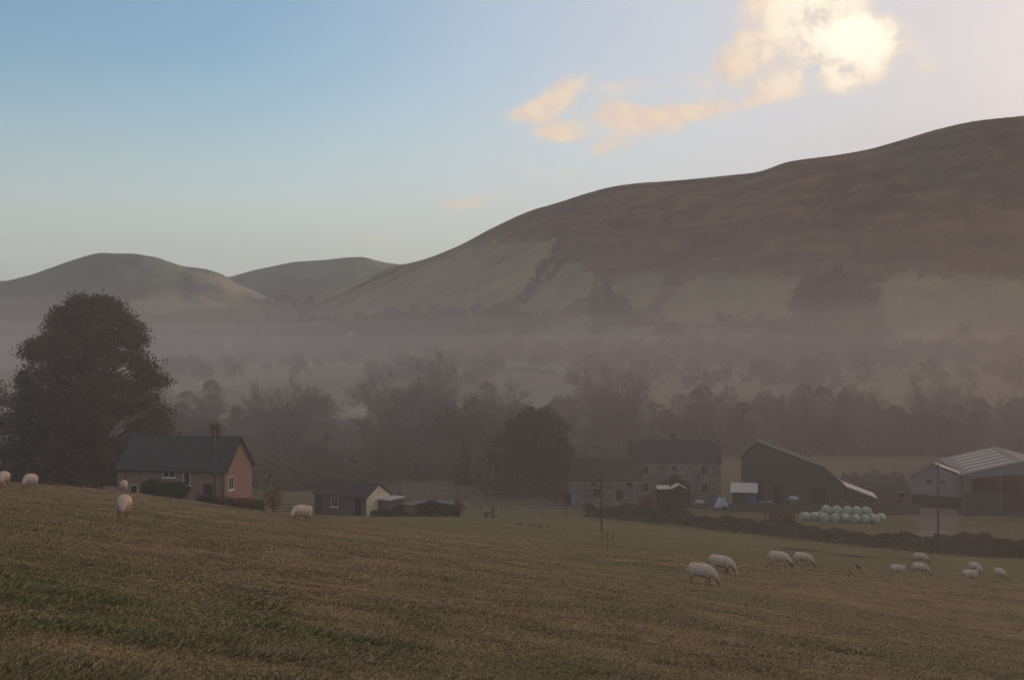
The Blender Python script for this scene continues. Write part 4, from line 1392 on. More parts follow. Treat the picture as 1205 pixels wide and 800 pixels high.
for i, (px, Y, mm, lab) in enumerate(((955, 199, BLUEP, 'blue oil drum against the boarded barn'), (961, 199.5, RUST, 'rusty oil drum beside the blue one'))):
    q = at(px, Y)
    dr = empty('oil_drum', (q.x, q.y, q.z), i, lab, 'drum')
    MB().tube([(0, 0, 0), (0, 0, .02), (0, 0, .30), (0, 0, .32), (0, 0, .58), (0, 0, .60), (0, 0, .88)], [.29, .29, .29, .305, .305, .29, .29], 18).build('body', mm, dr)
    MB().tube([(0, 0, .875), (0, 0, .895)], [.30, .30], 18).build('lid', mm, dr)

# --- tyre-covered silage heap
q = at(1026, 221)
sh = empty('silage_heap', (q.x, q.y, q.z), R(2), 'long dark silage heap weighted with old tyres behind the yard', 'heap')


def HZ(u, v):
    hz = 4.1 * max(0, 1 - abs(u) ** 7) ** .7 * max(0, 1 - v ** 4) ** .7
    return hz * (1 + .10 * math.sin(u * 9 + 1) + .07 * math.sin(u * 23) * math.cos(v * 9) + .05 * math.sin(u * 41 + v * 15))


gx, gy = 90, 24
V = []; F = []
for i in range(gx):
    for j in range(gy):
        u = -1 + 2 * i / (gx - 1); v = -1 + 2 * j / (gy - 1)
        hz = HZ(u, v)
        V.append((6.6 * u, 5.0 * v, hz - .15))
for i in range(gx - 1):
    for j in range(gy - 1):
        F.append((i * gy + j, (i + 1) * gy + j, (i + 1) * gy + j + 1, i * gy + j + 1))
link_mesh('sheet', np_mesh('sheet', V, F), BLACKS, sh, True)


def ring(R1, r2, k=14, kk=7):
    Vs = []; Fs = []
    for a in range(k):
        for b in range(kk):
            A = 6.2832 * a / k; B = 6.2832 * b / kk
            Vs.append(((R1 + r2 * math.cos(B)) * math.cos(A), (R1 + r2 * math.cos(B)) * math.sin(A), r2 * .9 * math.sin(B)))
            Fs.append((a * kk + b, ((a + 1) % k) * kk + b, ((a + 1) % k) * kk + (b + 1) % kk, a * kk + (b + 1) % kk))
    return Vs, Fs


TYREG = material('dusty_tyre', (0.12, 0.105, 0.10), .8, .3, 3.0, .2)
rv, rf = ring(.30, .11)
ty = link_mesh('tyre', np_mesh('tyre', rv, rf), TYREG, None, True)
TL_ = 'old grey tyre weighing down the dark silage heap'
tag(ty, TL_, 'tyre', 'tyres on the silage heap')
rt_ = random.Random(3)
first = True
dg = None
for i in range(96):
    u = rt_.uniform(-.93, .93); v = rt_.uniform(-.85, .25)
    hz = HZ(u, v)
    e = .02
    hu = HZ(u + e, v); hv = HZ(u, v + e)
    nrm = Vector((-(hu - hz) / (e * 6.6), -(hv - hz) / (e * 5.0), 1)).normalized()
    o = ty if first else copy_tree(ty)
    first = False
    wp = Matrix.Rotation(R(2), 3, 'Z') @ Vector((6.6 * u, 5.0 * v, hz + .02))
    o.location = q + wp + nrm * .12
    o.rotation_euler = nrm.to_track_quat('Z', 'Y').to_euler()

# --- grey-green shed and the large striped barn at the right
q0 = 206 / FPX
base2 = -27.3
gs = empty('sheeted_shed', ((1072 - 602.5) * q0, 206, base2), R(-19), 'grey green sheeted shed with pale roof edge left of the big striped barn', 'shed')


def gpt(px, py): return ((px - 1072) * q0, (400 - py) * q0 - base2)


MB().prism([gpt(1072, 581), gpt(1139, 583), gpt(1139, 563), gpt(1097, 547), gpt(1072, 561)], 0, 7, 'Y').build('cladding', SHEETG, gs)
MB().prism([(.15, -1.2), (9.3, -1.2), (9.3, gpt(0, 583)[1] - .03), (.15, gpt(0, 581.6)[1] - .05)], .10, 6.9, 'Y').build('lower_wall', DARKI, gs)
p = [gpt(1069, 562.5), gpt(1097, 545.5), gpt(1141, 562)]
MB().prism(p + [(a, b + .14) for a, b in reversed(p)], -.3, 7.3, 'Y').build('roof', ROOFD, gs)
p = [gpt(1099, 546.4), gpt(1141, 562)]
MB().prism([(a, b + .15) for a, b in p] + [(a, b + .20) for a, b in reversed(p)], -.3, 3.4, 'Y').build('verge_sheet', PALER, gs)
for (a, b) in ((1092, 566), (1107, 566)):
    u, z = gpt(a, b)
    window(gs, 'front', u, z, .9, .7, 0.0, DARKW, 1, False)

st = empty('striped_barn', (82.5, 200, -27.3), math.atan2(-6.9, 30) * 1.0, 'big open barn with pale striped roof at the right edge', 'barn')
W2 = 9.2; EV = 5.2; RD = 7.5; LN = 28
MB().prism([(-W2, EV - .5), (-W2 + .01, EV), (0, RD), (W2, EV), (W2, EV - .5), (W2 - .2, EV - .55), (0, RD - 1.9), (-W2 + .2, EV - .55)], .0, .12, 'Y').build('gable_sheet', SHEETG, st)
MB().box(-W2, -W2 + .12, .13, LN, -1, EV).box(W2 - .12, W2, .13, LN, -1, EV).box(-W2 + .12, W2 - .12, LN - .12, LN, -1, EV).build('wall', DARKW, st)
p = [(-W2 - .4, EV - .08), (0, RD + .05), (W2 + .4, EV - .08)]
sroof2 = MB().prism(p + [(a, b + .15) for a, b in reversed(p)], -.4, LN + .4, 'Y').build('roof', ROOFG, st)
kk = (RD + .05 - EV + .08) / (W2 + .4)
for i in range(6):
    y = 2.2 + i * 4.4
    for s in (-1, 1):
        pr = [(s * (W2 - 1.2), EV - .08 + kk * 1.6 + .155), (s * .9, RD + .05 - kk * .9 + .155)]
        MB().prism(pr + [(a, b + .03) for a, b in reversed(pr)], y, y + 1.15, 'Y').build('rooflight', PALER, sroof2)
for x in (-W2 + .3, -3.1, 3.1, W2 - .3):
    for y in (.15, 9, 18):
        MB().box(x - .12, x + .12, y, y + .2, -1, EV + (W2 - abs(x)) * .24 - .1).build('post', WOODP, st)
MB().box(-W2 + .4, -3.3, .3, .42, -1, 2.4).build('gate_sheet', DARKW, st)

# --- yard wall below the farm, mud track, driveway, lean patches
pts = [at(858, 195), at(930, 195), at(1000, 195), at(1082, 195)]
vs = []; fs = []
for p_ in pts:
    top = -(592.5 - 400) / FPX * 195
    vs += [(p_.x, p_.y - .25, p_.z - .6), (p_.x, p_.y - .25, top), (p_.x, p_.y + .25, top), (p_.x, p_.y + .25, p_.z - .6)]
for i in range(3):
    b = i * 4
    fs += [(b, b + 4, b + 5, b + 1), (b + 1, b + 5, b + 6, b + 2), (b + 2, b + 6, b + 7, b + 3)]
fs += [(0, 1, 2, 3), (12, 15, 14, 13)]
m = MB(); m.v = vs; m.f = fs
tag(m.build('yard_wall', DARKW if False else material('dark_stone', (.085, .070, .062), .95, .3, 2.0, .1)), 'low dark yard wall between the boarded barn and the bale pile', 'wall')
pts = [at(1128, 195), at(1180, 195), at(1215, 195)]
m = MB()
vs = []
for p_ in pts:
    vs += [(p_.x, p_.y - .2, p_.z - .6), (p_.x, p_.y - .2, p_.z + .75), (p_.x, p_.y + .2, p_.z + .75), (p_.x, p_.y + .2, p_.z - .6)]
fs = []
for i in range(2):
    b = i * 4
    fs += [(b, b + 4, b + 5, b + 1), (b + 1, b + 5, b + 6, b + 2), (b + 2, b + 6, b + 7, b + 3)]
fs += [(0, 1, 2, 3), (8, 11, 10, 9)]
m.v = vs; m.f = fs
tag(m.build('yard_wall', MATS['dark_stone']), 'short dark wall in front of the big striped barn', 'wall')


def strip(name, rows, m, label, lift=.05, sub=8, cat=None):
    """a path or track laid on the land: rows of (left px, right px, Y)"""
    V = []; F = []; nx = 7
    L_ = []
    for (a, b) in zip(rows[:-1], rows[1:]):
        for t in np.linspace(0, 1, sub + 1)[:-1]:
            L_.append([a[k] + (b[k] - a[k]) * t for k in range(3)])
    L_.append(rows[-1])
    for (a, b, Y) in L_:
        for i in range(nx):
            p = at(a + (b - a) * i / (nx - 1), Y, lift)
            V.append(tuple(p))
    for j in range(len(L_) - 1):
        for i in range(nx - 1):
            F.append((j * nx + i, j * nx + i + 1, (j + 1) * nx + i + 1, (j + 1) * nx + i))
    o = link_mesh(name, np_mesh(name, V, F), m, None, True)
    return tag(o, label, cat or name, None, 'structure')


strip('track', [(1072, 1112, 163), (1082, 1122, 172), (1082, 1126, 184), (1060, 1135, 196), (1020, 1130, 205)], MUD, 'pale muddy track from the yard to the field gate')
strip('yard', [(850, 1070, 196), (760, 1060, 199), (760, 1060, 206)], material('yard_dirt', (.13, .105, .09), .95, .3, 1.0, .05), 'dark dirt farmyard in front of the buildings')
strip('driveway', [(470, 560, 198), (478, 552, 203), (486, 545, 208)], TARMAC, 'narrow grey driveway beyond the outbuilding')

# --- silage bales
rb = random.Random(8)
prof_b = [(-.60, 0.0), (-.60, .42), (-.56, .56), (-.44, .64), (0, .66), (.44, .64), (.56, .56), (.60, .42), (.60, 0)]
kb = 20
Vb = [(-.60, 0, 0)]; Fb = []
mb = MB()
ringsv = []
for (x, r) in prof_b[1:-1]:
    ringsv.append([(x, r * math.cos(6.2832 * j / kb), r * math.sin(6.2832 * j / kb)) for j in range(kb)])
for rg in ringsv: mb.v += rg
for i in range(len(ringsv) - 1):
    for j in range(kb):
        mb.f.append((i * kb + j, i * kb + (j + 1) % kb, (i + 1) * kb + (j + 1) % kb, (i + 1) * kb + j))
mb.f.append(tuple(range(kb - 1, -1, -1))); mb.f.append(tuple((len(ringsv) - 1) * kb + j for j in range(kb)))
bale = mb.build('silage_bale', WRAP, None, True)
for v in bale.data.vertices:
    if v.co.z < -.5: v.co.z = -.5 + (v.co.z + .5) * .4
GL = 'pale green wrapped round bale in the pile behind the hedge'
tag(bale, GL, 'bale', 'wrapped silage bales by the farm hedge')
BA = []
for i, px in enumerate((947, 958, 970, 982, 994, 1006, 1018, 1029)):
    BA.append((px, 183 + .5 * math.sin(i * 2.1), 0))
for i, px in enumerate((966, 978, 990, 1001, 1013, 1025, 1036)):
    BA.append((px, 185.4 + .4 * math.sin(i * 1.7), 0))
for i, px in enumerate((973, 985, 997, 1008, 1020)):
    BA.append((px, 184.3, 1))
for i, (px, Y, lv) in enumerate(BA):
    o = bale if i == 0 else copy_tree(bale)
    p = at(px, Y)
    o.location = (p.x, p.y, p.z + .52 + lv * 1.02)
    o.rotation_euler = (rb.uniform(-.1, .1), rb.uniform(-.05, .05), rb.uniform(-.9, .9) + 1.2)
    o.scale = (1.05, 1.05, 1.05)

# --- utility poles
def pole(px, Y, ytop, label, r=.13):
    p = at(px, Y)
    h = -(ytop - 400) / FPX * Y - p.z
    root = empty('utility_pole', tuple(p), 0.2, label, 'utility pole')
    MB().tube([(0, 0, -.6), (0, 0, h)], [r * 1.15, r * .85], 10).build('shaft', POLEM, root, True)
    MB().box(-.45, .45, -.05, .05, h - .55, h - .43).build('crossarm', POLEM, root)
    m_ = MB()
    for x in (-.38, .38):
        m_.tube([(x, 0, h - .43), (x, 0, h - .32), (x, 0, h - .25)], [.03, .055, .03], 7)
    m_.build('insulator', GREYM, root)
    return root


pole(253, 118, 507, 'brown utility pole standing before the pink brick house', .12)
pole(708, 128, 556, 'thin brown utility pole at the edge of the green field before the stone barn', .10)
pole(1104, 149, 546, 'tall brown utility pole beside the muddy field gate', .13)
pole(900.5, 186, 545, 'utility pole in the yard before the big boarded barn', .12)


# --- fences and gates
def post_fence(name, pts, h, rails, label, every=2.4, pr=.06, m=WOODP, wire=False):
    root = empty(name, tuple(pts[0]), 0, label, 'fence')
    o = Vector(pts[0])
    line = [Vector(p) for p in pts]
    posts = []
    for a, b in zip(line[:-1], line[1:]):
        n_ = max(1, int((b - a).length / every))
        for k_ in range(n_):
            q_ = a.lerp(b, k_ / n_); q_.z = H(q_.x, q_.y); posts.append(q_)
    q_ = line[-1].copy(); q_.z = H(q_.x, q_.y); posts.append(q_)
    for p_ in posts:
        r0 = p_ - o
        MB().tube([(r0.x, r0.y, r0.z - .4), (r0.x, r0.y, r0.z + h)], [pr, pr * .9], 6).build('post', m, root)
    for k_ in range(rails):
        z = h * (.28 + .66 * k_ / max(1, rails - 1)) if rails > 1 else h * .8
        mb_ = MB()
        for a, b in zip(posts[:-1], posts[1:]):
            A = a - o; B = b - o
            mb_.tube([(A.x, A.y - pr, A.z + z), (B.x, B.y - pr, B.z + z)], .014 if wire else .045, 4)
        mb_.build('wire' if wire else 'rail', GREYM if wire else m, root)
    return root


post_fence('rail_fence', [at(322, 163), at(372, 166)], 1.25, 3, 'low wooden rail fence between the golden bush and the outbuilding')
post_fence('wire_fence', [at(462, 214), at(500, 216), at(540, 219), at(556, 222)], 1.3, 3, 'wire fence on wooden posts above the grey driveway', 4.0, .07, WOODP, True)
post_fence('wire_fence', [at(545, 158), at(566, 160), at(590, 164)], 1.2, 3, 'short wire fence right of the golden garden shrub', 1.8, .055, WOODP, True)
post_fence('wire_fence', [at(590, 168), at(640, 168), at(690, 165)], 1.1, 3, 'wire fence along the green field left of the long hedge', 3.0, .06, WOODP, True)
p = at(471, 213)
tag(MB().tube([(p.x, p.y, p.z - .4), (p.x, p.y, p.z + 2.6)], [.14, .11], 8).build('gate_post', POLEM), 'tall dark gate post at the left end of the fence above the driveway', 'post')
p = at(538, 206)
tag(MB().tube([(p.x, p.y, p.z - .4), (p.x, p.y, p.z + 2.0)], [.22, .17], 8).build('gate_post', POLEM), 'thick dark gate post at the right end of the grey driveway', 'post')

# field gate by the muddy track
ga, gb = at(1074, 162), at(1110, 166)
gate = empty('field_gate', tuple(ga), math.atan2(gb.y - ga.y, gb.x - ga.x), 'pale metal field gate across the muddy track', 'gate')
Lg = (gb - ga).length
sl = (gb.z - ga.z)
m = MB()
for z in (.25, .5, .75, 1.0, 1.25):
    m.tube([(0, 0, z), (Lg, 0, z + sl)], .035, 6)
m.build('bar', GREYM, gate)
m = MB().tube([(0, 0, .2), (0, 0, 1.3)], .045, 6).tube([(Lg, 0, .2 + sl), (Lg, 0, 1.3 + sl)], .045, 6).tube([(0, 0, .25), (Lg, 0, 1.25 + sl)], .035, 6)
m.build('gate_frame', GREYM, gate)

# little stile by the fence
p = at(577, 152)
sti = empty('wooden_stile', tuple(p), R(15), 'dark wooden stile with a pale step in the green field', 'stile')
for x in (-.5, .35):
    MB().box(x - .14, x + .14, -.12, .12, -.3, 1.35 if x > 0 else .8).build('post', POLEM, sti)
MB().box(-.9, .2, -.06, .06, .55, .72).build('rail', POLEM, sti)
MB().box(-.6, 1.0, -.55, -.2, .22, .30).build('step', WOODP, sti)

# --- garden shrubs and hedges
p = at(194, 121)
shrub('round_bush', tuple(p), 2.6, 1.6, 2.5, LEAF['garden'], 5200, .22, 'large dark green bush in front of the pink brick house', 'bush', 1)
hedge('garden_hedge', [at(232, 119), at(258, 119)], 1.0, 1.15, LEAF['garden'], 900, .15, 'dark clipped garden hedge beneath the utility pole by the pink house', 11, .12)
hedge('garden_hedge', [at(258, 118), at(299, 121)], 1.1, 1.15, LEAF['rust'], 700, .15, 'yellow brown garden hedge below the brick gable', 12, .15)
hedge('garden_hedge', [at(299, 122), at(308, 124)], 1.0, 1.0, LEAF['garden'], 800, .15, 'short dark green hedge left of the golden bush', 13, .12)
p = at(320, 140)
shrub('golden_bush', tuple(p), 1.4, 1.2, 3.0, LEAF['gold'], 1700, .17, 'round bush with golden leaves between the brick house and the rail fence', 'bush', 2)
hedge('garden_hedge', [at(436, 150), at(462, 150), at(505, 150), at(541, 151)], 1.4, 1.5, LEAF['garden'], 900, .17, 'long dark garden hedge right of the cream gable', 14, .14, hfun=lambda t: np.interp(t, [0, .2, .32, 1], [.35, .45, 1, 1]))
p = at(482, 149)
shrub('golden_bush', tuple(p), 1.1, .8, 1.35, LEAF['gold'], 700, .15, 'low golden shrub growing in the long dark hedge', 'bush', 3, False)
p = at(539, 151)
shrub('golden_bush', tuple(p), 1.0, 1.0, 2.3, LEAF['gold'], 900, .17, 'golden shrub at the right end of the long dark hedge', 'bush', 4)
p = at(507, 158)
shrub('round_bush', tuple(p), 1.7, 1.4, 2.0, LEAF['garden'], 2200, .2, 'rounded dark green bush behind the long garden hedge', 'bush', 5)
p = at(488, 160)
shrub('round_bush', tuple(p), 1.9, 1.2, 1.2, LEAF['garden'], 1600, .18, 'low dark bush beside the lean to of the outbuilding', 'bush', 6)
p = at(760, 187)
shrub('rust_bush', tuple(p), 2.0, 1.2, 2.6, LEAF['rust'], 1900, .2, 'brown leaved bush between the stone barn and the open shed', 'bush', 7)
p = at(653, 205)
shrub('rust_bush', tuple(p), 2.4, 1.4, 2.2, LEAF['rust'], 1700, .2, 'low brown bush between the evergreen tree and the stone barn', 'bush', 8)
p = at(668, 197)
shrub('round_bush', tuple(p), 1.0, .9, 2.3, LEAF['evergreen'], 1100, .2, 'narrow dark bush at the left corner of the stone barn', 'bush', 9)
p = at(600, 226)
shrub('round_bush', tuple(p), 4.0, 2.5, 3.5, LEAF['evergreen'], 3500, .3, 'wide dark bush at the left foot of the round evergreen tree', 'bush', 10)
p = at(60, 128)
shrub('rust_bush', tuple(p), 2.6, 1.5, 2.0, LEAF['rust'], 1900, .2, 'rusty bush at the foot of the huge autumn tree', 'bush', 12)
p = at(100, 124)
shrub('rust_bush', tuple(p), 2.0, 1.3, 1.5, LEAF['rust'], 1300, .2, 'low rusty bush left of the pink brick house', 'bush', 13)

hedge('field_hedge', [at(688, 165), at(760, 161), at(830, 157), at(900, 153), at(960, 151), at(1010, 149), at(1070, 148), at(1098, 148)], 1.6, 1.75, LEAF['hedge'], 700, .17,
      'long bare brown hedge between the sheep field and the farm', 21, .22)
hedge('field_hedge', [at(1098, 148), at(1150, 147), at(1206, 148), at(1300, 148)], 1.7, 2.3, LEAF['hedge'], 900, .18, 'tall ragged brown hedge right of the muddy field gate', 22, .18)
hedge('field_hedge', [at(905, 178), at(935, 178)], 1.0, 1.2, LEAF['rust'], 500, .2, 'patch of rusty bracken left of the bale pile', 23, .2, cat='bracken')

# --- far white farmhouses in the mist
for (px, py, lab, s) in ((415, 396, 'tiny white farmhouse in the mist below the distant hill', 1.0), (268, 409, 'tiny pale cottage in the mist at the far left', .75)):
    p = near_py(px, py, 500, 2500, 900)
    k_ = p.y / FPX
    hh, rr_ = gable_house('distant_farmhouse', (p.x, p.y, p.z + 1), R(8), 11 * k_ * s, 5 * k_ * s, 5.0 * k_ * s, 2.6 * k_ * s, WHITE, SLATE, lab, 'farmhouse', .1 * k_, 3)
    for u in (-.3, .05, .32):
        window(hh, 'front', u * 11 * k_ * s, 3.0 * k_ * s, 1.2, 1.4, -2.5 * k_ * s, DARKW, 1, False)

# ------------------------------------------------------------------ sheep
WOOL = bpy.data.materials.new('wool'); WOOL.use_nodes = True
T = NT(WOOL.node_tree); b_ = WOOL.node_tree.nodes['Principled BSDF']
a_ = T.n('ShaderNodeVertexColor'); a_.layer_name = 'coat'
tc_ = T.n('ShaderNodeTexCoord')
nn_ = T.noise(tc_.outputs['Object'], 14, 4, .65)
k_ = T.maprange(nn_, .3, .7, .78, 1.12)
T.put(b_.inputs['Base Color'], T.mix(1.0, a_.outputs[0], T.xyz(k_, k_, k_), 'MULTIPLY'))
b_.inputs['Roughness'].default_value = .95
b_.inputs['Specular IOR Level'].default_value = .05
bp_ = T.n('ShaderNodeBump'); bp_.inputs['Distance'].default_value = .03; bp_.inputs['Strength'].default_value = .8
T.put(bp_.inputs['Height'], nn_); T.put(b_.inputs['Normal'], bp_.outputs[0])


def sheep_mesh(name, pose, face=(0.36, 0.20, 0.12), mark=None, seed=0):
    """one continuous body: solids melted together by a voxel remesh, then coloured wool / face / legs"""
    r = random.Random(seed)
    bm = bmesh.new()

    def ell(c, rad, rot=None):
        M = Matrix.Translation(c)
        if rot is not None: M = M @ rot
        bmesh.ops.create_uvsphere(bm, u_segments=20, v_segments=12, radius=1.0, matrix=M @ Matrix.Diagonal((rad[0], rad[1], rad[2], 1)))

    def limb(pts, rads):
        for i in range(len(pts) - 1):
            a = Vector(pts[i]); c = Vector(pts[i + 1]); n_ = max(2, int((c - a).length / .03))
            for k2 in range(n_ + 1):
                t = k2 / n_
                rr_ = rads[i] + (rads[i + 1] - rads[i]) * t
                bmesh.ops.create_icosphere(bm, subdivisions=1, radius=rr_ * 1.06, matrix=Matrix.Translation(a.lerp(c, t)))
    low = -.20 if pose == 'lying' else 0.0
    ell((-.05, 0, .60 + low), (.52, .26, .27)); ell((-.36, 0, .61 + low), (.24, .25, .26)); ell((.26, 0, .57 + low), (.24, .23, .25)); ell((-.02, 0, .50 + low), (.40, .23, .20))
    if pose in ('graze', 'graze_turn'):
        sy = .16 if pose == 'graze_turn' else .02
        limb([(.36, 0, .60), (.54, sy * .5, .44), (.64, sy, .28)], [.17, .13, .10])
        hd = Vector((.69, sy * 1.2, .20)); tip = Vector((.75, sy * 1.5, .05))
    elif pose == 'head_up':
        limb([(.36, 0, .64), (.46, 0, .80), (.50, 0, .92)], [.17, .12, .095])
        hd = Vector((.56, 0, .97)); tip = Vector((.70, 0, .90))
    else:
        limb([(.34, 0, .46), (.47, .03, .60), (.52, .05, .68)], [.16, .12, .095])
        hd = Vector((.57, .06, .72)); tip = Vector((.70, .09, .64))
    dirv = (tip - hd).normalized()
    limb([tuple(hd - dirv * .03), tuple(hd + dirv * .06), tuple(tip), tuple(tip + dirv * .03)], [.083, .075, .050, .042])
    side = dirv.cross(Vector((0, 0, 1)) if abs(dirv.z) < .9 else Vector((1, 0, 0))).normalized()
    for s in (-1, 1):   # ears out to the sides
        e0 = hd - dirv * .02 + side * s * .07
        limb([tuple(e0), tuple(e0 + side * s * .06 - dirv * .02), tuple(e0 + side * s * .11 + dirv * .01)], [.026, .030, .018])
    limb([(-.56, 0, .62 + low), (-.62, 0, .50 + low), (-.62, 0, .40 + max(low, -.12))], [.05, .045, .03])
    if pose != 'lying':
        st_ = [r.uniform(-.07, .07) for _ in range(4)]
        for k2, (x, s) in enumerate(((.27, -1), (.27, 1))):
            limb([(x, s * .14, .46), (x + st_[k2] * .4, s * .14, .30), (x + st_[k2], s * .14, .05), (x + st_[k2] + .035, s * .14, .035)], [.085, .048, .032, .036])
        for k2, (x, s) in enumerate(((-.38, -1), (-.38, 1))):
            q_ = st_[k2 + 2]
            limb([(x, s * .14, .50), (x + .05, s * .145, .36), (x - .07 + q_ * .5, s * .14, .24), (x - .03 + q_, s * .14, .05), (x + .01 + q_, s * .14, .035)], [.12, .075, .042, .032, .036])
    else:
        limb([(.28, -.20, .16), (.42, -.22, .07), (.26, -.25, .05)], [.07, .045, .034]); limb([(.28, .18, .14), (.44, .18, .06)], [.07, .04])
        limb([(-.30, -.20, .18), (-.10, -.28, .08), (-.28, -.29, .05)], [.10, .05, .034])
    me0 = bpy.data.meshes.new('tmp'); bm.to_mesh(me0); bm.free()
    o = bpy.data.objects.new('tmp', me0); COL.objects.link(o)
    rm = o.modifiers.new('r', 'REMESH'); rm.mode = 'VOXEL'; rm.voxel_size = .017
    sm = o.modifiers.new('s', 'SMOOTH'); sm.factor = .5; sm.iterations = 3
    dgr = bpy.context.evaluated_depsgraph_get()
    me = bpy.data.meshes.new_from_object(o.evaluated_get(dgr))
    me.name = name
    bpy.data.objects.remove(o); bpy.data.meshes.remove(me0)
    nv = len(me.vertices)
    co = np.zeros(nv * 3, np.float32); me.vertices.foreach_get('co', co); co = co.reshape(-1, 3)
    no = np.zeros(nv * 3, np.float32); me.vertices.foreach_get('normal', no); no = no.reshape(-1, 3)
    wool = np.array([.66, .515, .405]); dirty = np.array([.44, .30, .21]); leg = np.array([.30, .19, .12]); fc = np.array(face)
    col = np.tile(wool, (nv, 1))
    lowz = np.clip((.50 + low - co[:, 2]) / .16, 0, 1)[:, None]
    col = col * (1 - .55 * lowz) + dirty * .55 * lowz
    L_ = np.clip((.33 + low * .5 - co[:, 2]) / .05, 0, 1)[:, None] if pose != 'lying' else np.clip((.13 - co[:, 2]) / .04, 0, 1)[:, None]
    dh = np.linalg.norm(co - np.array(tuple(hd)), axis=1); dt_ = (co - np.array(tuple(hd))) @ np.array(tuple(dirv))
    isface = ((dt_ > -.05) & (dh < .26) & (np.linalg.norm((co - np.array(tuple(hd))) - dt_[:, None] * np.array(tuple(dirv)), axis=1) < .22))
    col = col * (1 - L_) + leg * L_
    col[isface] = fc
    for s in (-1, 1):
        eye = np.array(tuple(hd + dirv * .045 + side * s * .062 + dirv.cross(side) * .02))
        col[np.linalg.norm(co - eye, axis=1) < .020] = (.01, .01, .01)
    col[(dt_ > .185) & isface] = (.06, .04, .035)
    fleece = (L_[:, 0] < .3) & ~isface
    lump = (np.sin(co[:, 0] * 41 + seed) * np.sin(co[:, 1] * 37 + 1) * np.sin(co[:, 2] * 43 + 2)) * .010 + rng.normal(size=nv) * .0025
    co = co + no * (lump * fleece)[:, None]
    me.vertices.foreach_set('co', co.ravel().astype(np.float32))
    if mark is not None:
        mc, mr, mcol = mark
        w_ = np.clip((mr - np.linalg.norm(co - np.array(mc), axis=1)) / .05, 0, 1)[:, None]
        col = col * (1 - w_) + np.array(mcol) * w_
    ca = me.color_attributes.new('coat', 'FLOAT_COLOR', 'POINT')
    ca.data.foreach_set('color', np.hstack([col, np.ones((nv, 1))]).astype(np.float32).ravel())
    me.materials.clear(); me.materials.append(WOOL)
    me.polygons.foreach_set('use_smooth', np.ones(len(me.polygons), dtype=bool))
    me.update()
    return me


SM = {
    'graze': sheep_mesh('sheep', 'graze', seed=1), 'turn': sheep_mesh('sheep', 'graze_turn', seed=2), 'pale': sheep_mesh('sheep', 'graze', (0.55, 0.46, 0.38), ((.30, .0, .84), .11, (.42, .50, .52)), seed=3),
    'blue': sheep_mesh('sheep', 'graze_turn', (0.32, 0.18, 0.11), ((-.22, 0, .86), .15, (.10, .13, .24)), seed=4), 'up': sheep_mesh('sheep', 'head_up', seed=5), 'lying': sheep_mesh('sheep', 'lying', seed=6),
}
SHEEP = [  # photo x of the body, distance, heading (0 = facing right), mesh, size, label
    (2, 68, 275, 'turn', 1.0, 'sheep cut by the left edge of the photo on the skyline of the field'),
    (33, 69, 262, 'graze', 1.05, 'fat sheep grazing head towards us on the skyline before the huge tree'),
    (145, 86, 290, 'turn', .95, 'sheep half hidden by the brow below the corner of the pink house'),
    (143, 43.5, 283, 'graze', 1.0, 'sheep with brown face grazing head on in the left of the field'),
    (353, 68, 225, 'blue', 1.12, 'sheep with a dark blue rump mark grazing below the outbuilding'),
    (825, 52.5, -22, 'graze', 1.05, 'nearest grazing sheep of the right flock seen side on with brown face'),
    (848, 60, -20, 'pale', 1.05, 'pale faced sheep with a bluish shoulder mark grazing behind the nearest one'),
    (916, 74, -12, 'turn', 1.10, 'sheep grazing side on just left of the one sunk behind the brow'),
    (945, 83, -14, 'graze', 1.05, 'sheep sunk behind the brow with lowered head right of the side on sheep'),
    (1057, 93, -20, 'lying', 1.0, 'sheep lying low on the brow left of the close pair'),
    (1083, 118, -25, 'turn', 1.15, 'sheep furthest down the slope near the long hedge'),
    (1083, 94, -35, 'graze', 1.05, 'sheep grazing on the brow directly below the furthest one'),
    (1147, 110, -60, 'graze', 1.1, 'sheep facing us beyond the brow right of the utility pole'),
    (1142, 92, -10, 'lying', 1.0, 'sheep with only its bluish back showing over the brow'),
    (1176, 104, -75, 'turn', 1.05, 'small sheep furthest right on the green slope'),
]
for i, (px, Y, hd_, mk, s, lab) in enumerate(SHEEP):
    p = at(px, Y)
    o = bpy.data.objects.new('sheep', SM[mk]); COL.objects.link(o)
    slope = heights([p.x + .3, p.x - .3, p.x, p.x], [p.y, p.y, p.y + .3, p.y - .3])[0]
    nrm = Vector((-(slope[0] - slope[1]) / .6, -(slope[2] - slope[3]) / .6, 1)).normalized()
    qz = Vector((0, 0, 1)).rotation_difference(nrm)
    o.rotation_euler = (qz.to_matrix() @ Matrix.Rotation(R(hd_), 3, 'Z')).to_euler()
    o.location = (p.x, p.y, p.z - .01)
    o.scale = (s, s, s)
    tag(o, lab, 'sheep', 'sheep grazing on the field')

# --- small field details: molehills, a crow, dead stalks, grass
mv = []; mf = []
nr_, ns_ = 6, 14
for i in range(nr_):
    rad = 1.0 * (1 - i / (nr_ - 1)); hz = math.sin((i / (nr_ - 1)) * 1.5708) * .55
    for j in range(ns_):
        a = 6.2832 * j / ns_
        k2 = 1 + .12 * math.sin(3 * a + i) + .08 * math.sin(5 * a)
        mv.append((rad * k2 * math.cos(a), rad * k2 * math.sin(a), hz + .05 * math.sin(7 * a + 2 * i) - .08))
for i in range(nr_ - 1):
    for j in range(ns_):
        mf.append((i * ns_ + j, i * ns_ + (j + 1) % ns_, (i + 1) * ns_ + (j + 1) % ns_, (i + 1) * ns_ + j))
mole = link_mesh('molehill', np_mesh('molehill', mv, mf), SOIL, None, True)
MH = [(611, 132, .42), (624, 131, .34), (630, 131.5, .30), (636, 131, .34), (645, 133, .36), (664, 131, .28), (634, 128, .3)]
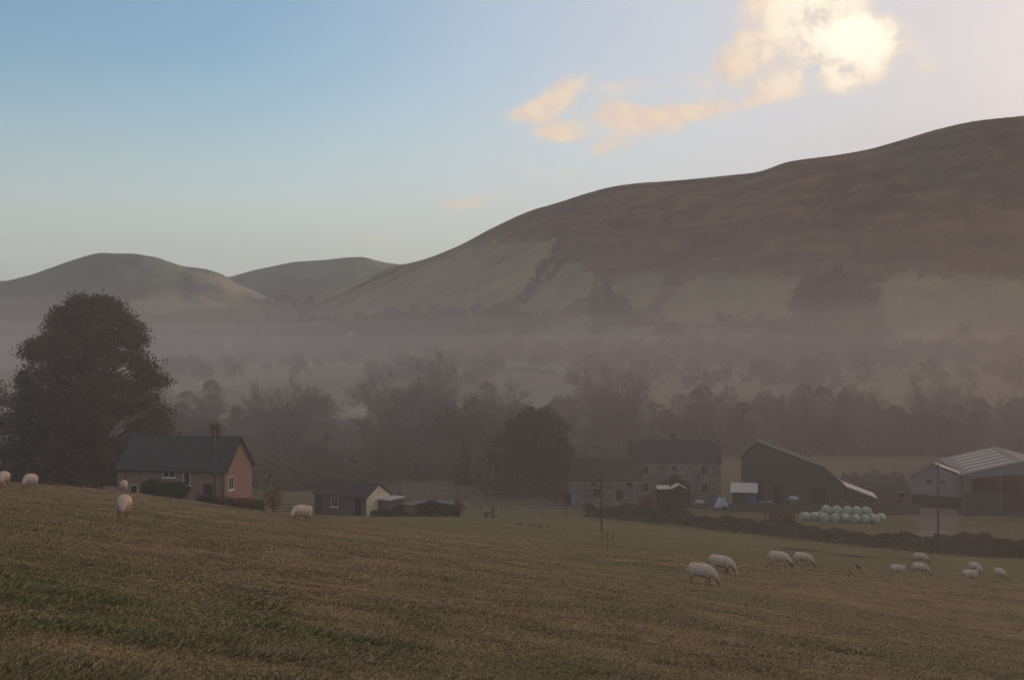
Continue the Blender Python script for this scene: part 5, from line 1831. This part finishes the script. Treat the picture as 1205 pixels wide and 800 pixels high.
for i, (px, Y, s) in enumerate(MH):
    o = mole if i == 0 else copy_tree(mole)
    place(o, at(px, Y), i * 1.3, (s, s, s * .8), 'dark molehill in the row on the green field left of the thin utility pole', 'molehill', 'molehills on the green field')
MUDP = [(616, 150, 1.6, 'dark muddy patch on the green field below the wire fence'), (942, 126, 1.7, 'dark muddy patch on the slope above the sunken sheep'), (1000, 122, 1.5, 'dark muddy patch on the slope below the bale pile'),
        (1068, 122, 1.0, 'small dark muddy patch left of the furthest sheep')]
for i, (px, Y, s, lab) in enumerate(MUDP):
    c0 = at(px, Y)
    V = [tuple(at(px, Y, .05))]; F = []
    for j in range(18):
        a = 6.2832 * j / 18; rr_ = s * (1 + .25 * math.sin(2 * a + i) + .15 * math.sin(5 * a))
        x, y = c0.x + rr_ * math.cos(a), c0.y + rr_ * .9 * math.sin(a)
        V.append((x, y, H(x, y) + .05))
    F = [(0, 1 + j, 1 + (j + 1) % 18) for j in range(18)]
    me = np_mesh('mud', V, F)
    tag(link_mesh('mud', me, MATS['dark_soil']), lab, 'mud', None, 'structure')

p = at(1010, 96)
crow = empty('crow', tuple(p), R(200), 'black crow standing on the brow of the field', 'bird')
BLK = material('black_feathers', (.018, .017, .019), .5, .2, 8.0, .3)
bm = bmesh.new()
bmesh.ops.create_uvsphere(bm, u_segments=14, v_segments=10, radius=1, matrix=Matrix.Translation((0, 0, .26)) @ Matrix.Rotation(R(-25), 4, 'Y') @ Matrix.Diagonal((.20, .10, .11, 1)))
bmesh.ops.create_uvsphere(bm, u_segments=12, v_segments=8, radius=1, matrix=Matrix.Translation((.18, 0, .40)) @ Matrix.Diagonal((.075, .06, .065, 1)))
bmesh.ops.create_uvsphere(bm, u_segments=12, v_segments=8, radius=1, matrix=Matrix.Translation((.12, 0, .34)) @ Matrix.Diagonal((.08, .065, .09, 1)))
bmesh.ops.create_cone(bm, segments=8, radius1=.03, radius2=.003, depth=.12, cap_ends=True, matrix=Matrix.Translation((.29, 0, .385)) @ Matrix.Rotation(R(100), 4, 'Y'))
bmesh.ops.create_uvsphere(bm, u_segments=10, v_segments=6, radius=1, matrix=Matrix.Translation((-.24, 0, .17)) @ Matrix.Rotation(R(-30), 4, 'Y') @ Matrix.Diagonal((.17, .055, .025, 1)))
for s in (-1, 1):
    bmesh.ops.create_cone(bm, segments=6, radius1=.012, radius2=.014, depth=.20, cap_ends=True, matrix=Matrix.Translation((.0, s * .04, .09)))
    bmesh.ops.create_uvsphere(bm, u_segments=8, v_segments=5, radius=1, matrix=Matrix.Translation((.02, s * .04, .005)) @ Matrix.Diagonal((.05, .02, .012, 1)))
me0 = bpy.data.meshes.new('t'); bm.to_mesh(me0); bm.free()
o = bpy.data.objects.new('t', me0); COL.objects.link(o)
rm = o.modifiers.new('r', 'REMESH'); rm.mode = 'VOXEL'; rm.voxel_size = .009
me = bpy.data.meshes.new_from_object(o.evaluated_get(bpy.context.evaluated_depsgraph_get()))
bpy.data.objects.remove(o)
me.materials.clear()
link_mesh('body', me, BLK, crow, True)

STALK = material('dead_stalk', (.12, .075, .05), .9, .3, 5.0, .05)
for i, (px, Y, h_, lab) in enumerate(((708, 80, .75, 'short dead thistle stalk left of the tall one'), (715, 80, 1.15, 'tallest dead thistle stalk on the brow below the thin pole'), (722, 84, 1.0, 'dead thistle stalk right of the tallest one'),
                                      (1000, 64, .6, 'lone dead weed stalk low on the right of the field'))):
    p = at(px, Y)
    root = empty('thistle', tuple(p), i, lab, 'weed')
    m = MB().tube([(0, 0, -.1), (.02, .01, h_ * .6), (.05, 0, h_)], [.016, .012, .006], 5)
    r3 = random.Random(i)
    hd_pts = [(.05, 0, h_)]
    for k2 in range(7):
        z = h_ * r3.uniform(.35, .9); a = r3.uniform(0, 6.28); l = r3.uniform(.08, .22)
        e = (l * math.cos(a) + .03, l * math.sin(a), z + l * .9)
        m.tube([(.02, .01, z), e], [.007, .004], 4); hd_pts.append(e)
    m.build('stem', STALK, root)
    m = MB()
    for e in hd_pts:
        m.tube([e, (e[0], e[1], e[2] + .03), (e[0], e[1], e[2] + .07)], [.006, .022, .012], 6)
    m.build('seed_head', STALK, root)

# grass: grazed tussocks of dead and green blades over the near field
GM = bpy.data.materials.new('grass_blades'); GM.use_nodes = True
T = NT(GM.node_tree); b_ = GM.node_tree.nodes['Principled BSDF']
geo = T.n('ShaderNodeNewGeometry'); P_ = geo.outputs['Position']
rnd = geo.outputs['Random Per Island']
n1 = T.noise(T.vmath('MULTIPLY', P_, (0.7, 1.6, 0)), 0.16, 5, .65)
n2 = T.noise(T.vmath('MULTIPLY', P_, (0.5, 1.8, 0)), 0.9, 5, .7)
gcol = T.mix(T.maprange(n1, .42, .62), c4((.390, .270, .168)), c4((.275, .225, .122)))
gl = T.vmath('LENGTH', T.vmath('MULTIPLY', T.vmath('SUBTRACT', P_, (-9.0, 13.0, 0.0)), (0.75, 1.0, 0.0)))
n3 = T.noise(T.vmath('MULTIPLY', P_, (0.7, 1.3, 0)), 0.5, 5, .7)
gcol = T.mix(T.math('MULTIPLY', T.maprange(gl, 3.0, 13.0, 1.0, 0.0, True), T.maprange(n3, .35, .6, .15, 1.0)), gcol, c4((.170, .175, .075)))
gcol = T.mix(T.maprange(n2, .50, .72, 0, .42), gcol, c4((.175, .160, .075)))
gcol = T.mix(T.maprange(rnd, .72, 1.0, 0, .8), gcol, c4((.46, .35, .22)))
k_ = T.maprange(rnd, 0, 1, .65, 1.2)
T.put(b_.inputs['Base Color'], T.mix(1.0, gcol, T.xyz(k_, k_, k_), 'MULTIPLY'))
b_.inputs['Roughness'].default_value = .9
b_.inputs['Specular IOR Level'].default_value = .08
N = 900000
d_ = np.exp(rng.uniform(math.log(7.0), math.log(90), N))
px_ = rng.uniform(-70, 1275, N)
x_ = (px_ - 602.5) / FPX * d_
z_ = heights(x_, d_)[0]
den = vnoise(x_, d_ * 1.1, 95, 5, 1 / 2.2)
keep = rng.random(N) < np.clip(.80 + .35 * den, .3, 1)
x_, d_, z_, den = x_[keep], d_[keep], z_[keep], den[keep]
n_ = len(x_)
hgt = (.018 + .024 * np.clip(den + .2, 0, 1.2)) * rng.uniform(.5, 1.5, n_)
wid = .006 + .00050 * d_
ang = rng.uniform(0, 6.2832, n_); lx = rng.normal(size=n_) * 1.5 + .5; ly = rng.normal(size=n_) * 1.5 - .6
A = np.stack([x_ - np.cos(ang) * wid, d_ - np.sin(ang) * wid, z_ - .01], 1)
B = np.stack([x_ + np.cos(ang) * wid, d_ + np.sin(ang) * wid, z_ - .01], 1)
C_ = np.stack([x_ + lx * hgt, d_ + ly * hgt, z_ + hgt], 1)
V = np.stack([A, B, C_], 1).reshape(-1, 3)
tag(link_mesh('grass', np_mesh('grass', V, np.arange(3 * n_).reshape(n_, 3)), GM), 'short grazed tussocky grass, brown with green patches', 'grass', None, 'stuff')
